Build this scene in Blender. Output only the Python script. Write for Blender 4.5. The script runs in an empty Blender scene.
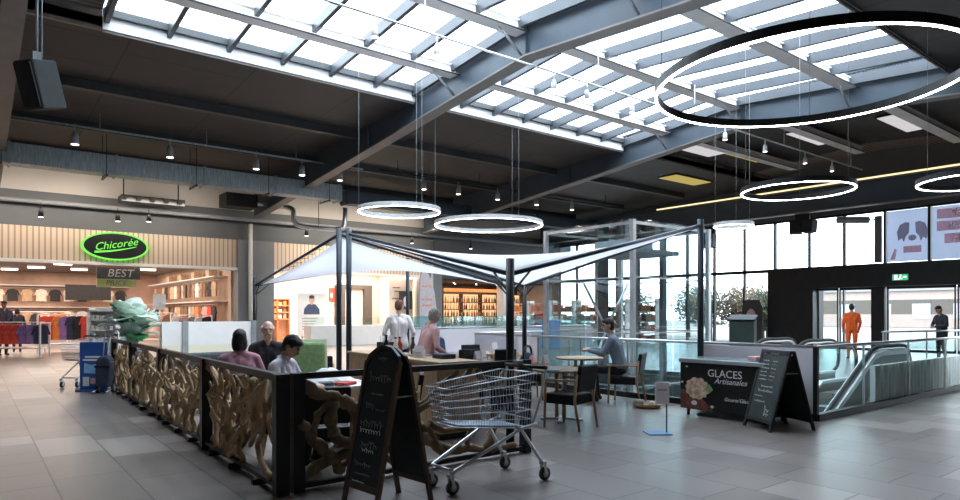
import bpy, bmesh, math, random
import numpy as np
from mathutils import Vector, Matrix
PI = math.pi
RND = random.Random(11)
scene = bpy.context.scene
COL = scene.collection
V = Vector
ORD = ['first', 'second', 'third', 'fourth', 'fifth', 'sixth', 'seventh', 'eighth', 'ninth', 'tenth', 'eleventh',
       'twelfth', 'thirteenth', 'fourteenth', 'fifteenth', 'sixteenth']

# ------------------------------------------------------------------ materials
def mat(name, col, rough=0.6, metal=0.0, var=0.12, scale=6.0, bump=0.0, spec=0.5, stretch=None, emit=None, estr=0.0):
    m = bpy.data.materials.new(name); m.use_nodes = True
    nt = m.node_tree; nd = nt.nodes; lk = nt.links
    b = nd['Principled BSDF']
    b.inputs['Roughness'].default_value = rough
    b.inputs['Metallic'].default_value = metal
    b.inputs['Specular IOR Level'].default_value = spec
    tc = nd.new('ShaderNodeTexCoord')
    mp = nd.new('ShaderNodeMapping')
    if stretch: mp.inputs['Scale'].default_value = stretch
    lk.new(tc.outputs['Object'], mp.inputs['Vector'])
    nz = nd.new('ShaderNodeTexNoise'); nz.inputs['Scale'].default_value = scale; nz.inputs['Detail'].default_value = 4
    lk.new(mp.outputs['Vector'], nz.inputs['Vector'])
    rp = nd.new('ShaderNodeValToRGB')
    rp.color_ramp.elements[0].position = 0.3; rp.color_ramp.elements[1].position = 0.7
    rp.color_ramp.elements[0].color = tuple(max(0, c * (1 - var)) for c in col) + (1,)
    rp.color_ramp.elements[1].color = tuple(min(1, c * (1 + var)) for c in col) + (1,)
    lk.new(nz.outputs['Fac'], rp.inputs['Fac'])
    lk.new(rp.outputs['Color'], b.inputs['Base Color'])
    if bump:
        bp = nd.new('ShaderNodeBump'); bp.inputs['Strength'].default_value = bump; bp.inputs['Distance'].default_value = 0.02
        lk.new(nz.outputs['Fac'], bp.inputs['Height']); lk.new(bp.outputs['Normal'], b.inputs['Normal'])
    if emit:
        b.inputs['Emission Color'].default_value = emit + (1,); b.inputs['Emission Strength'].default_value = estr
    return m

def emat(name, col, s):
    m = bpy.data.materials.new(name); m.use_nodes = True
    nt = m.node_tree; nt.nodes.clear()
    e = nt.nodes.new('ShaderNodeEmission'); e.inputs[0].default_value = col + (1,); e.inputs[1].default_value = s
    o = nt.nodes.new('ShaderNodeOutputMaterial'); nt.links.new(e.outputs[0], o.inputs[0])
    return m

def glass(name, tint, gloss=0.1, rough=0.02, diff=0.0, dcol=(1, 1, 1)):
    m = bpy.data.materials.new(name); m.use_nodes = True
    nt = m.node_tree; nt.nodes.clear(); nd = nt.nodes; lk = nt.links
    t = nd.new('ShaderNodeBsdfTransparent'); t.inputs[0].default_value = tint + (1,)
    g = nd.new('ShaderNodeBsdfGlossy'); g.inputs['Roughness'].default_value = rough
    lw = nd.new('ShaderNodeLayerWeight'); lw.inputs['Blend'].default_value = 0.5; f = nd.new('ShaderNodeMath'); f.operation = 'POWER'; f.inputs[1].default_value = 4.5; lk.new(lw.outputs['Facing'], f.inputs[0])
    ma = nd.new('ShaderNodeMath'); ma.operation = 'MULTIPLY_ADD'; ma.inputs[1].default_value = 0.45; ma.inputs[2].default_value = gloss * 0.5
    lk.new(f.outputs[0], ma.inputs[0])
    mx = nd.new('ShaderNodeMixShader'); lk.new(ma.outputs[0], mx.inputs[0]); lk.new(t.outputs[0], mx.inputs[1]); lk.new(g.outputs[0], mx.inputs[2])
    last = mx
    if diff:
        d = nd.new('ShaderNodeBsdfDiffuse'); d.inputs[0].default_value = dcol + (1,)
        m2 = nd.new('ShaderNodeMixShader'); m2.inputs[0].default_value = diff
        lk.new(mx.outputs[0], m2.inputs[1]); lk.new(d.outputs[0], m2.inputs[2]); last = m2
    o = nd.new('ShaderNodeOutputMaterial'); lk.new(last.outputs[0], o.inputs[0])
    return m

def tile_mat(name, dark, mid, light, rough, bw=1.2, bh=0.6, swap=True, mortar=(0.09, 0.085, 0.085), ms=0.008):
    m = bpy.data.materials.new(name); m.use_nodes = True
    nt = m.node_tree; nd = nt.nodes; lk = nt.links; b = nd['Principled BSDF']
    tc = nd.new('ShaderNodeTexCoord'); sp = nd.new('ShaderNodeSeparateXYZ'); cb = nd.new('ShaderNodeCombineXYZ')
    lk.new(tc.outputs['Object'], sp.inputs[0])
    if swap: lk.new(sp.outputs['Y'], cb.inputs['X']); lk.new(sp.outputs['X'], cb.inputs['Y'])
    else: lk.new(sp.outputs['X'], cb.inputs['X']); lk.new(sp.outputs['Z'], cb.inputs['Y'])
    br = nd.new('ShaderNodeTexBrick'); lk.new(cb.outputs[0], br.inputs['Vector'])
    br.inputs['Scale'].default_value = 1.0; br.inputs['Brick Width'].default_value = bw; br.inputs['Row Height'].default_value = bh
    br.inputs['Mortar Size'].default_value = ms; br.inputs['Mortar Smooth'].default_value = 0.2
    br.inputs['Color1'].default_value = (0, 0, 0, 1); br.inputs['Color2'].default_value = (1, 1, 1, 1)
    br.offset = 0.37; br.offset_frequency = 2; br.squash = 0.5; br.squash_frequency = 3
    rp = nd.new('ShaderNodeValToRGB'); cr = rp.color_ramp; cr.interpolation = 'LINEAR'
    cr.elements[0].color = dark + (1,); cr.elements[1].color = light + (1,)
    e = cr.elements.new(0.78); e.color = mid + (1,)
    e = cr.elements.new(0.84); e.color = light + (1,)
    lk.new(br.outputs['Color'], rp.inputs['Fac'])
    nz = nd.new('ShaderNodeTexNoise'); nz.inputs['Scale'].default_value = 1.7; nz.inputs['Detail'].default_value = 6
    lk.new(tc.outputs['Object'], nz.inputs['Vector'])
    hs = nd.new('ShaderNodeMapRange'); hs.inputs[3].default_value = 0.82; hs.inputs[4].default_value = 1.18
    lk.new(nz.outputs['Fac'], hs.inputs[0])
    mu = nd.new('ShaderNodeMixRGB'); mu.blend_type = 'MULTIPLY'; mu.inputs[0].default_value = 1
    lk.new(rp.outputs['Color'], mu.inputs[1]); lk.new(hs.outputs[0], mu.inputs[2])
    mm = nd.new('ShaderNodeMixRGB'); lk.new(br.outputs['Fac'], mm.inputs[0]); lk.new(mu.outputs[0], mm.inputs[1])
    mm.inputs[2].default_value = mortar + (1,)
    lk.new(mm.outputs[0], b.inputs['Base Color'])
    rr = nd.new('ShaderNodeMapRange'); rr.inputs[3].default_value = rough - 0.06; rr.inputs[4].default_value = rough + 0.1
    lk.new(nz.outputs['Fac'], rr.inputs[0]); lk.new(rr.outputs[0], b.inputs['Roughness'])
    return m

def stripe_mat(name, c1, c2, period, axis='X', rough=0.6, duty=0.5):
    m = bpy.data.materials.new(name); m.use_nodes = True
    nt = m.node_tree; nd = nt.nodes; lk = nt.links; b = nd['Principled BSDF']
    tc = nd.new('ShaderNodeTexCoord'); sp = nd.new('ShaderNodeSeparateXYZ'); lk.new(tc.outputs['Object'], sp.inputs[0])
    d = nd.new('ShaderNodeMath'); d.operation = 'DIVIDE'; d.inputs[1].default_value = period; lk.new(sp.outputs[axis], d.inputs[0])
    fr = nd.new('ShaderNodeMath'); fr.operation = 'FRACT'; lk.new(d.outputs[0], fr.inputs[0])
    g = nd.new('ShaderNodeMath'); g.operation = 'GREATER_THAN'; g.inputs[1].default_value = duty; lk.new(fr.outputs[0], g.inputs[0])
    mx = nd.new('ShaderNodeMixRGB'); mx.inputs[1].default_value = c1 + (1,); mx.inputs[2].default_value = c2 + (1,)
    lk.new(g.outputs[0], mx.inputs[0]); lk.new(mx.outputs[0], b.inputs['Base Color']); b.inputs['Roughness'].default_value = rough
    return m

M = {}
M['floor'] = tile_mat('floor_tiles', (0.195, 0.168, 0.155), (0.228, 0.198, 0.184), (0.31, 0.275, 0.258), 0.3)
M['ceil'] = tile_mat('ceiling_panels', (0.045, 0.042, 0.04), (0.05, 0.046, 0.043), (0.058, 0.052, 0.048), 0.6, 3.4, 2.8, True, (0.01, 0.01, 0.01), 0.02)
M['beam'] = mat('beam_paint', (0.05, 0.072, 0.098), 0.45, 0, 0.1, 1.5)
M['beam_flange'] = mat('beam_flange_paint', (0.2, 0.185, 0.175), 0.5, 0, 0.1, 2)
M['rafter'] = mat('rafter_paint', (0.05, 0.058, 0.07), 0.4, 0, 0.1, 2)
M['purlin'] = mat('purlin_paint', (0.78, 0.76, 0.75), 0.5, 0, 0.08, 2)
M['purlin_dark'] = mat('purlin_dark_paint', (0.05, 0.055, 0.06), 0.5, 0, 0.1, 2)
M['deck'] = stripe_mat('ribbed_deck', (0.3, 0.25, 0.22), (0.16, 0.13, 0.11), 0.16, 'Y')
M['wall'] = mat('wall_paint_grey', (0.11, 0.118, 0.126), 0.7, 0, 0.08, 0.7)
M['wall_lt'] = mat('wall_paint_light', (0.55, 0.52, 0.48), 0.7, 0, 0.08, 0.5)
M['column'] = mat('column_paint', (0.2, 0.21, 0.225), 0.6, 0, 0.08, 0.8)
M['fascia'] = stripe_mat('slatted_fascia', (0.66, 0.53, 0.41), (0.36, 0.27, 0.2), 0.19, 'X', 0.6, 0.7)
M['black'] = mat('black_metal', (0.012, 0.013, 0.014), 0.42, 0.3, 0.2, 5)
M['blackmatte'] = mat('black_matte', (0.02, 0.021, 0.022), 0.75, 0, 0.2, 5)
M['darkblue'] = mat('dark_blue_metal', (0.03, 0.045, 0.06), 0.4, 0.4, 0.15, 5)
M['steel'] = mat('brushed_steel', (0.55, 0.56, 0.58), 0.32, 0.9, 0.1, 12)
M['galv'] = mat('galvanised_duct', (0.36, 0.42, 0.45), 0.42, 0.3, 0.28, 3, 0, 0.5, (8, 1, 1))
M['chrome'] = mat('zinc_wire', (0.52, 0.54, 0.58), 0.28, 0.9, 0.1, 12)
M['white'] = mat('white_paint', (0.8, 0.8, 0.8), 0.5, 0, 0.04, 3)
M['whitepanel'] = mat('white_panel', (0.66, 0.64, 0.7), 0.5, 0, 0.04, 1)
M['cream'] = mat('cream_panel', (0.8, 0.76, 0.6), 0.5, 0, 0.05, 1)
M['fabric'] = mat('sail_fabric', (0.86, 0.86, 0.9), 0.8, 0, 0.03, 2)
_n = M['fabric'].node_tree; _t = _n.nodes.new('ShaderNodeBsdfTranslucent'); _t.inputs[0].default_value = (0.9, 0.9, 0.94, 1)
_m = _n.nodes.new('ShaderNodeMixShader'); _m.inputs[0].default_value = 0.55
_n.links.new(_n.nodes['Principled BSDF'].outputs[0], _m.inputs[1]); _n.links.new(_t.outputs[0], _m.inputs[2]); _n.links.new(_m.outputs[0], _n.nodes['Material Output'].inputs[0])
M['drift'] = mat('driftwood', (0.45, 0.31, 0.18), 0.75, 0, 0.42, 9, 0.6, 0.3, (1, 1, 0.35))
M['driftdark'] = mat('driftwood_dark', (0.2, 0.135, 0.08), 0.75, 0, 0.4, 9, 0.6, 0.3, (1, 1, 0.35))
M['wood'] = mat('oak_wood', (0.4, 0.28, 0.17), 0.5, 0, 0.2, 6, 0.1, 0.4, (1, 6, 1))
M['woodleg'] = mat('beech_wood', (0.42, 0.27, 0.15), 0.5, 0, 0.18, 7, 0.1, 0.4, (1, 1, 0.3))
M['darkwood'] = mat('dark_stained_wood', (0.085, 0.05, 0.03), 0.5, 0, 0.3, 8, 0.1, 0.4, (1, 1, 0.2))
M['leather'] = mat('black_leather', (0.01, 0.011, 0.013), 0.5, 0, 0.25, 20, 0.1, 0.3)
M['greyfab'] = mat('grey_fabric', (0.09, 0.1, 0.11), 0.9, 0, 0.2, 30)
M['greenfab'] = mat('green_fabric', (0.23, 0.36, 0.16), 0.9, 0, 0.2, 20)
M['slate'] = mat('chalkboard', (0.016, 0.02, 0.02), 0.6, 0, 0.5, 4)
M['slategreen'] = mat('chalkboard_green', (0.02, 0.035, 0.034), 0.6, 0, 0.4, 4)
M['chalk'] = mat('chalk', (0.75, 0.76, 0.76), 0.9, 0, 0.15, 30)
M['chalkdim'] = mat('smudged_chalk', (0.28, 0.29, 0.28), 0.9, 0, 0.3, 30)
M['capgrey'] = mat('pale_grey_cap', (0.72, 0.74, 0.76), 0.35, 0.1, 0.04, 3)
M['leaf'] = mat('leaf_green', (0.03, 0.2, 0.08), 0.4, 0, 0.4, 5)
M['leaflt'] = mat('leaf_pale', (0.82, 0.92, 0.85), 0.35, 0, 0.15, 4)
for _k, _c in (('leaflt', (0.75, 0.95, 0.82, 1)), ('leaf', (0.08, 0.4, 0.15, 1))):
    _n = M[_k].node_tree; _t = _n.nodes.new('ShaderNodeBsdfTranslucent'); _t.inputs[0].default_value = _c
    _m = _n.nodes.new('ShaderNodeMixShader'); _m.inputs[0].default_value = 0.4
    _n.links.new(_n.nodes['Principled BSDF'].outputs[0], _m.inputs[1]); _n.links.new(_t.outputs[0], _m.inputs[2]); _n.links.new(_m.outputs[0], _n.nodes['Material Output'].inputs[0])
M['blue'] = mat('blue_print', (0.02, 0.09, 0.36), 0.5, 0, 0.15, 3)
M['lblue'] = mat('light_blue_print', (0.25, 0.5, 0.75), 0.5, 0, 0.3, 8)
M['navy'] = mat('navy_cloth', (0.03, 0.04, 0.07), 0.8, 0, 0.25, 14)
M['rubber'] = mat('rubber', (0.03, 0.03, 0.032), 0.7)
M['greyplastic'] = mat('grey_plastic', (0.3, 0.32, 0.34), 0.5)
M['red'] = mat('red_cloth', (0.5, 0.05, 0.04), 0.8, 0, 0.2, 10)
M['paper'] = mat('white_paper', (0.78, 0.74, 0.78), 0.7, 0, 0.03, 5)
M['cloth'] = mat('white_cloth', (0.75, 0.75, 0.78), 0.85, 0, 0.06, 5)
M['glass'] = glass('window_glass', (0.96, 0.98, 0.98), 0.06)
M['skyglass'] = glass('skylight_glass', (0.95, 0.98, 1.0), 0.04)
M['railglass'] = glass('rail_glass', (0.88, 0.95, 0.95), 0.08)
M['liftglass'] = glass('lift_glass', (0.88, 0.93, 0.94), 0.2, 0.01)
M['led'] = emat('led_white', (1.0, 0.98, 0.95), 12.0)
M['ledwarm'] = emat('led_warm', (1.0, 0.8, 0.45), 0.8)
M['lens'] = emat('lamp_lens', (1.0, 0.96, 0.9), 4.0)
M['shoplight'] = emat('shop_light', (1.0, 0.85, 0.72), 5.0)

# ------------------------------------------------------------------ mesh building
class B:
    def __init__(s): s.bm = bmesh.new(); s.mi = 0
    def _new(s, vs, fs):
        bv = [s.bm.verts.new(v) for v in vs]
        for f in fs:
            try:
                fc = s.bm.faces.new([bv[i] for i in f]); fc.material_index = s.mi
            except ValueError: pass
        return s
    def box(s, x0, x1, y0, y1, z0, z1, mx=None):
        vs = [V((x, y, z)) for x in (x0, x1) for y in (y0, y1) for z in (z0, z1)]
        if mx: vs = [mx @ v for v in vs]
        return s._new(vs, [(0, 1, 3, 2), (4, 6, 7, 5), (0, 4, 5, 1), (2, 3, 7, 6), (0, 2, 6, 4), (1, 5, 7, 3)])
    def bar(s, a, b, w, h=None, up=(0, 0, 1)):
        h = h or w; a, b = V(a), V(b); d = (b - a).normalized(); u = V(up)
        if abs(d.dot(u)) > 0.98: u = V((0, 1, 0))
        sx = d.cross(u).normalized(); uz = sx.cross(d)
        vs = [p + sx * i * w / 2 + uz * j * h / 2 for p in (a, b) for i in (-1, 1) for j in (-1, 1)]
        return s._new(vs, [(0, 1, 3, 2), (4, 6, 7, 5), (0, 4, 5, 1), (2, 3, 7, 6), (0, 2, 6, 4), (1, 5, 7, 3)])
    def tube(s, pts, r, n=8, closed=False, flat=1.0):
        pts = [V(p) for p in pts]; N = len(pts)
        rs = r if isinstance(r, (list, tuple)) else [r] * N
        rings = []; prev = None
        for i, p in enumerate(pts):
            if closed: d = pts[(i + 1) % N] - pts[i - 1]
            else: d = pts[min(i + 1, N - 1)] - pts[max(i - 1, 0)]
            d = d.normalized() if d.length > 1e-9 else V((0, 0, 1))
            if prev is None:
                u = V((0, 0, 1)) if abs(d.z) < 0.9 else V((1, 0, 0))
                a = d.cross(u).normalized()
            else:
                a = (prev - d * prev.dot(d)).normalized()
            prev = a; b = d.cross(a)
            rings.append([s.bm.verts.new(p + (a * math.cos(2 * PI * k / n) + b * math.sin(2 * PI * k / n) * flat) * rs[i]) for k in range(n)])
        for i in range(N if closed else N - 1):
            A, Bq = rings[i], rings[(i + 1) % N]
            for k in range(n):
                f = s.bm.faces.new((A[k], A[(k + 1) % n], Bq[(k + 1) % n], Bq[k])); f.material_index = s.mi; f.smooth = True
        if not closed:
            for rg, rev in ((rings[0], True), (rings[-1], False)):
                try: f = s.bm.faces.new(rg[::-1] if rev else rg); f.material_index = s.mi
                except ValueError: pass
        return s
    def lathe(s, prof, n=16, c=(0, 0, 0), mx=None):
        rings = []
        for r, z in prof:
            vs = [V((c[0] + r * math.cos(2 * PI * k / n), c[1] + r * math.sin(2 * PI * k / n), c[2] + z)) for k in range(n)]
            if mx: vs = [mx @ v for v in vs]
            rings.append([s.bm.verts.new(v) for v in vs])
        for A, Bq in zip(rings, rings[1:]):
            for k in range(n):
                f = s.bm.faces.new((A[k], A[(k + 1) % n], Bq[(k + 1) % n], Bq[k])); f.material_index = s.mi; f.smooth = True
        for rg, rev in ((rings[0], True), (rings[-1], False)):
            f = s.bm.faces.new(rg[::-1] if rev else rg); f.material_index = s.mi
        return s
    def prism(s, poly, h0, h1, fn):
        """poly: 2-D outline; fn(u, v, h) -> 3-D"""
        n = len(poly)
        vs = [V(fn(u, v, h0)) for u, v in poly] + [V(fn(u, v, h1)) for u, v in poly]
        return s._new(vs, [tuple(range(n))[::-1], tuple(range(n, 2 * n))] + [(i, (i + 1) % n, n + (i + 1) % n, n + i) for i in range(n)])
    def quad(s, *vs): return s._new([V(v) for v in vs], [tuple(range(len(vs)))])
    def ell(s, c, r, n=12, mx=None):
        ret = bmesh.ops.create_uvsphere(s.bm, u_segments=n, v_segments=max(6, n // 2 + 2), radius=1.0)
        for v in ret['verts']:
            p = V((v.co.x * r[0], v.co.y * r[1], v.co.z * r[2]))
            if mx: p = mx @ p
            v.co = p + V(c)
        for v in ret['verts']:
            for f in v.link_faces: f.material_index = s.mi; f.smooth = True
        return s
    def obj(s, name, m, parent=None, bevel=0.0, kind=None, world=False):
        if world: s.bm.transform(parent.matrix_basis.inverted())
        bmesh.ops.recalc_face_normals(s.bm, faces=s.bm.faces)
        me = bpy.data.meshes.new(name); s.bm.to_mesh(me); s.bm.free()
        for q in (m if isinstance(m, (list, tuple)) else [m]): me.materials.append(q)
        o = bpy.data.objects.new(name, me); COL.objects.link(o)
        if parent: o.parent = parent
        if kind: o['kind'] = kind
        if bevel:
            md = o.modifiers.new('bevel', 'BEVEL'); md.width = bevel; md.segments = 2; md.limit_method = 'ANGLE'
        return o

def tag(o, label, cat, group=None, kind=None):
    o['label'] = label; o['category'] = cat
    if group: o['group'] = group
    if kind: o['kind'] = kind
    return o
def thing(name, label, cat, loc=(0, 0, 0), rz=0.0, group=None):
    o = bpy.data.objects.new(name, None); COL.objects.link(o)
    o.empty_display_size = 0.1; o.location = loc; o.rotation_euler = (0, 0, rz)
    return tag(o, label, cat, group)
def st(o, label=None):
    o['kind'] = 'structure'
    if label: o['label'] = label
    return o
def copy_tree(o, loc=None, rz=None, label=None, group=None, parent=None):
    c = o.copy(); COL.objects.link(c)
    if parent: c.parent = parent
    if loc is not None: c.location = loc
    if rz is not None: c.rotation_euler = (0, 0, rz)
    if label: c['label'] = label
    if group: c['group'] = group
    for ch in list(o.children): copy_tree(ch, parent=c)
    return c
def setmat(o, **mp):
    """own mesh data with other material for named parts"""
    for ch in [o] + list(o.children_recursive):
        k = ch.name.split('.')[0]
        if k in mp and ch.data:
            ch.data = ch.data.copy(); ch.data.materials[0] = mp[k]
def text(name, body, size, m, parent, mx, ext=0.004, shear=0.0, align='CENTER'):
    cu = bpy.data.curves.new(name, 'FONT'); cu.body = body; cu.size = size; cu.extrude = ext; cu.shear = shear
    cu.align_x = align; cu.align_y = 'CENTER'; cu.resolution_u = 3
    o = bpy.data.objects.new(name + '_tmp', cu); COL.objects.link(o)
    dg = bpy.context.evaluated_depsgraph_get(); dg.update()
    me = bpy.data.meshes.new_from_object(o.evaluated_get(dg)); bpy.data.objects.remove(o)
    me.transform(mx); me.materials.clear(); me.materials.append(m)
    r = bpy.data.objects.new(name, me); COL.objects.link(r)
    if parent: r.parent = parent
    return r
def axes(o, x, y):
    """matrix whose local x,y run along x,y at origin o"""
    x, y = V(x).normalized(), V(y).normalized(); z = x.cross(y)
    m = Matrix((x, y, z)).transposed().to_4x4(); m.translation = V(o); return m
def spline(pts, k=5):
    pts = [V(p) for p in pts]; P = [pts[0]] + pts + [pts[-1]]; out = []
    for i in range(1, len(P) - 2):
        a, b, c, d = P[i - 1:i + 3]
        for j in range(k):
            t = j / k
            out.append(0.5 * ((2 * b) + (c - a) * t + (2 * a - 5 * b + 4 * c - d) * t * t + (3 * b - a - 3 * c + d) * t ** 3))
    out.append(pts[-1]); return out
def link_yaw(dx, dy):           # rotation that turns local +Y towards (dx, dy)
    return math.atan2(-dx, dy)
# ------------------------------------------------------------------ room shell
ZF = 4.86; ZO = 3.58
WX0, WX1, WY0, WY1 = 9.75, 14.6, 4.5, 12.4      # opening of the escalator well
b = B()
for q in ((-9, 9.75, -9, 46.5), (9.75, 14.6, -9, 4.5), (9.75, 14.6, 12.4, 46.5), (14.6, 32, -9, 46.5)):
    b.box(q[0], q[1], q[2], q[3], -0.3, 0)
st(b.obj('floor', M['floor']), 'large grey stone floor tiles')
M['lower'] = mat('lower_level_paint', (0.3, 0.33, 0.34), 0.6)
b = B(); b.box(5, 18, 1, 16, -4.7, -4.5); st(b.obj('floor', M['lower']), 'floor of the level below the escalators')
b = B(); b.box(5, 5.2, 1, 16, -4.5, -0.3); b.box(17.8, 18, 1, 16, -4.5, -0.3); b.box(5, 18, 1, 1.2, -4.5, -0.3); b.box(5, 18, 15.8, 16, -4.5, -0.3)
st(b.obj('wall_well', M['lower']))

def zg(y): return 8.36 - 0.08 * abs(y - 11.1)
def zc(y): return 7.62 - 0.03 * abs(y - (15.8 if y > 11 else 5.6))
def slab(y0, y1, z0, z1, x0, x1, t):
    return [(x0, y0, z0), (x1, y0, z0), (x1, y1, z1), (x0, y1, z1), (x0, y0, z0 + t), (x1, y0, z0 + t), (x1, y1, z1 + t), (x0, y1, z1 + t)]
HX = [(0, 3, 2, 1), (4, 5, 6, 7), (0, 1, 5, 4), (1, 2, 6, 5), (2, 3, 7, 6), (3, 0, 4, 7)]
b = B(); b._new(slab(15.8, 30.3, zc(15.8), zc(30.3), -9, 32, 0.2), HX); st(b.obj('ceiling', M['ceil']), 'dark panelled ceiling above the shop fronts')
b = B(); b._new(slab(-9, 5.6, zc(-9), zc(5.6), -9, 32, 0.2), HX); st(b.obj('ceiling', M['ceil']), 'dark panelled ceiling on the near side')
b = B()
for x0, x1 in ((-9, 2.2), (28.3, 32)):
    b._new(slab(11.1, 15.85, zg(11.1), zg(15.85), x0, x1, 0.1), HX); b._new(slab(5.55, 11.1, zg(5.55), zg(11.1), x0, x1, 0.1), HX)
b.box(-9, 2.2, 15.8, 15.9, 7.55, 8.1); b.box(-9, 2.2, 5.5, 5.6, 7.55, 8.1); b.box(28.3, 32, 15.8, 15.9, 7.55, 8.1); b.box(28.3, 32, 5.5, 5.6, 7.55, 8.1)
st(b.obj('ceiling', M['deck']), 'brown ribbed deck beside the glazing')

# shell walls behind the camera and at the far left
b = B(); b.box(-9.2, -9, -9, 46.5, 0, 8.4); st(b.obj('wall_left', M['wall_lt']))
b = B(); b.box(-9, 32, -9.2, -9, 0, 8.4); st(b.obj('wall_near', M['wall_lt']))

# wall above the shop fronts, piers, fascias
b = B(); b.box(-9, 31, 30.0, 30.3, ZF, 6.2); st(b.obj('wall_shopfront', M['wall']), 'dark grey band above the shop fascias')
b = B(); b.box(-9, 31, 30.05, 30.3, 6.2, 7.2); st(b.obj('wall_upper', M['wall_lt']), 'pale wall strip below the ceiling')
piers = ((9.5, 11.15), (19.45, 20.65), (25.2, 25.75), (29.85, 29.97))
for i, (x0, x1) in enumerate(piers):
    b = B(); b.box(x0, x1, 29.85 if i < 2 else 30.0, 30.6, 0, ZF)
    st(b.obj('wall_pier', M['white'] if i == 2 else M['column']), ['grey pier right of the clothes shop', 'grey pier left of the bottle shop', 'narrow white pier right of the bottle shop', 'grey pier at the window corner'][i])
for i, (x0, x1) in enumerate(((-9, 9.5), (11.15, 19.45))):
    b = B(); b.box(x0, x1, 30.0, 30.2, ZO, ZF)
    st(b.obj('trim_%d' % (i + 1), M['fascia']), ['beige slatted fascia above the clothes shop', 'beige slatted fascia above the second shop'][i])
    b = B(); b.box(x0, x1, 29.93, 30.22, ZO - 0.1, ZO + 0.02)
    st(b.obj('trim_%d' % (i + 3), M['white']), ['pale edge strip under the clothes shop fascia', 'pale edge strip under the second shop fascia'][i])
M['dkbrown'] = mat('dark_brown', (0.05, 0.04, 0.035), 0.6)
b = B(); b.box(20.65, 29.85, 30.0, 30.2, 3.5, ZF); st(b.obj('trim_5', M['wall']), 'dark fascia above the bottle shop')

# shop rooms
M['shopback'] = mat('shop_back_wall', (0.62, 0.42, 0.33), 0.7, 0, 0.25, 0.8)
M['shopceil'] = stripe_mat('shop_ceiling', (0.16, 0.12, 0.1), (0.09, 0.07, 0.055), 2.2, 'Y', 0.6, 0.75)
M['shopwall'] = mat('shop_side_wall', (0.68, 0.5, 0.38), 0.7, 0, 0.15, 1)
b = B(); b.box(-9, 9.6, 46, 46.2, 0, 4.2); st(b.obj('wall_back', M['shopback']), 'back wall of the clothes shop')
b = B(); b.box(9.4, 9.6, 30.6, 46, 0, 4.2); st(b.obj('wall_right', M['shopwall']), 'right wall of the clothes shop')
b = B(); b.box(-9, 9.6, 30.2, 46.2, 3.95, 4.15); st(b.obj('ceiling', M['shopceil']), 'dark slatted ceiling of the clothes shop')
M['cafewall'] = mat('second_shop_wall', (0.72, 0.6, 0.5), 0.7, 0, 0.08, 1)
b = B(); b.box(11.0, 19.6, 35, 35.2, 0, 4.2); st(b.obj('wall_back', M['cafewall']), 'cream back wall of the second shop')
b = B(); b.box(11.0, 11.15, 30.6, 35, 0, 4.2); b.box(19.45, 19.6, 30.6, 35, 0, 4.2); st(b.obj('wall_side', M['cafewall']), 'side walls of the second shop')
b = B(); b.box(11.0, 19.6, 30.2, 35.2, 3.95, 4.15); st(b.obj('ceiling', M['white']), 'white ceiling of the second shop')
b = B(); b.box(20.6, 29.95, 34, 34.2, 0, 4.2); st(b.obj('wall_back', M['dkbrown']), 'dark back wall of the bottle shop')
b = B(); b.box(20.6, 29.95, 30.2, 34.2, 3.4, 3.6); st(b.obj('ceiling', M['dkbrown']), 'dark ceiling of the bottle shop')
b = B(); b.box(29.85, 29.95, 30.6, 34, 0, 3.5); st(b.obj('wall_side', M['cafewall']), 'dark side wall of the bottle shop')

# ------------------------------------------------------------------ roof frame
BX = [0.62, 10.14, 19.23]
BL = ['steel roof beam at the far left of the ceiling', 'big blue-grey steel roof beam rising across the middle of the skylight',
      'blue-grey steel roof beam behind the largest light ring']
for i, x in enumerate(BX):
    t = thing('roof_beam', BL[i], 'beam', (x, 11.1, 7.45), 0, 'steel roof beams')
    def zb(y): return 7.45 - 0.088 * abs(y - 11.1)
    b = B(); ys = (-8.9, 11.1, 29.4)
    pr = [(y, zb(y)) for y in ys] + [(y, 8.36 - 0.05 * abs(y - 11.1)) for y in reversed(ys)]
    b.prism([(y - 11.1, z - 7.45) for y, z in pr], -0.09, 0.09, lambda u, v, h: (h, u, v)); b.obj('web', M['beam'], t)
    b = B()
    pr = [(y, zb(y) - 0.04) for y in ys] + [(y, zb(y)) for y in reversed(ys)]
    b.prism([(y - 11.1, z - 7.45) for y, z in pr], -0.19, 0.19, lambda u, v, h: (h, u, v)); b.obj('bottom_flange', M['beam_flange'], t)
    b = B(); pr = [(y, 8.31 - 0.05 * abs(y - 11.1)) for y in ys] + [(y, 8.36 - 0.05 * abs(y - 11.1)) for y in reversed(ys)]
    b.prism([(y - 11.1, z - 7.45) for y, z in pr], -0.17, 0.17, lambda u, v, h: (h, u, v)); b.obj('top_flange', M['purlin_dark'], t)
    for yy in (11.1, 4.2, 18.6):
        b = B(); b.box(-0.16, 0.16, yy - 11.11, yy - 11.09, zb(yy) - 7.44, zg(yy) - 7.5); b.obj('stiffener', M['beam'], t)
    for yp in (7.9, 11.25, 13.9):
        for s in (-1, 1):
            if i == 0 and s < 0: continue
            b = B(); b.tube([(s * 0.14, yp - 11.1, zb(yp) - 7.4), (s * 1.0, yp - 11.1, zg(yp) - 7.45 - 0.22)], 0.03, 8); b.obj('knee_brace', M['steel'], t)
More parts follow.
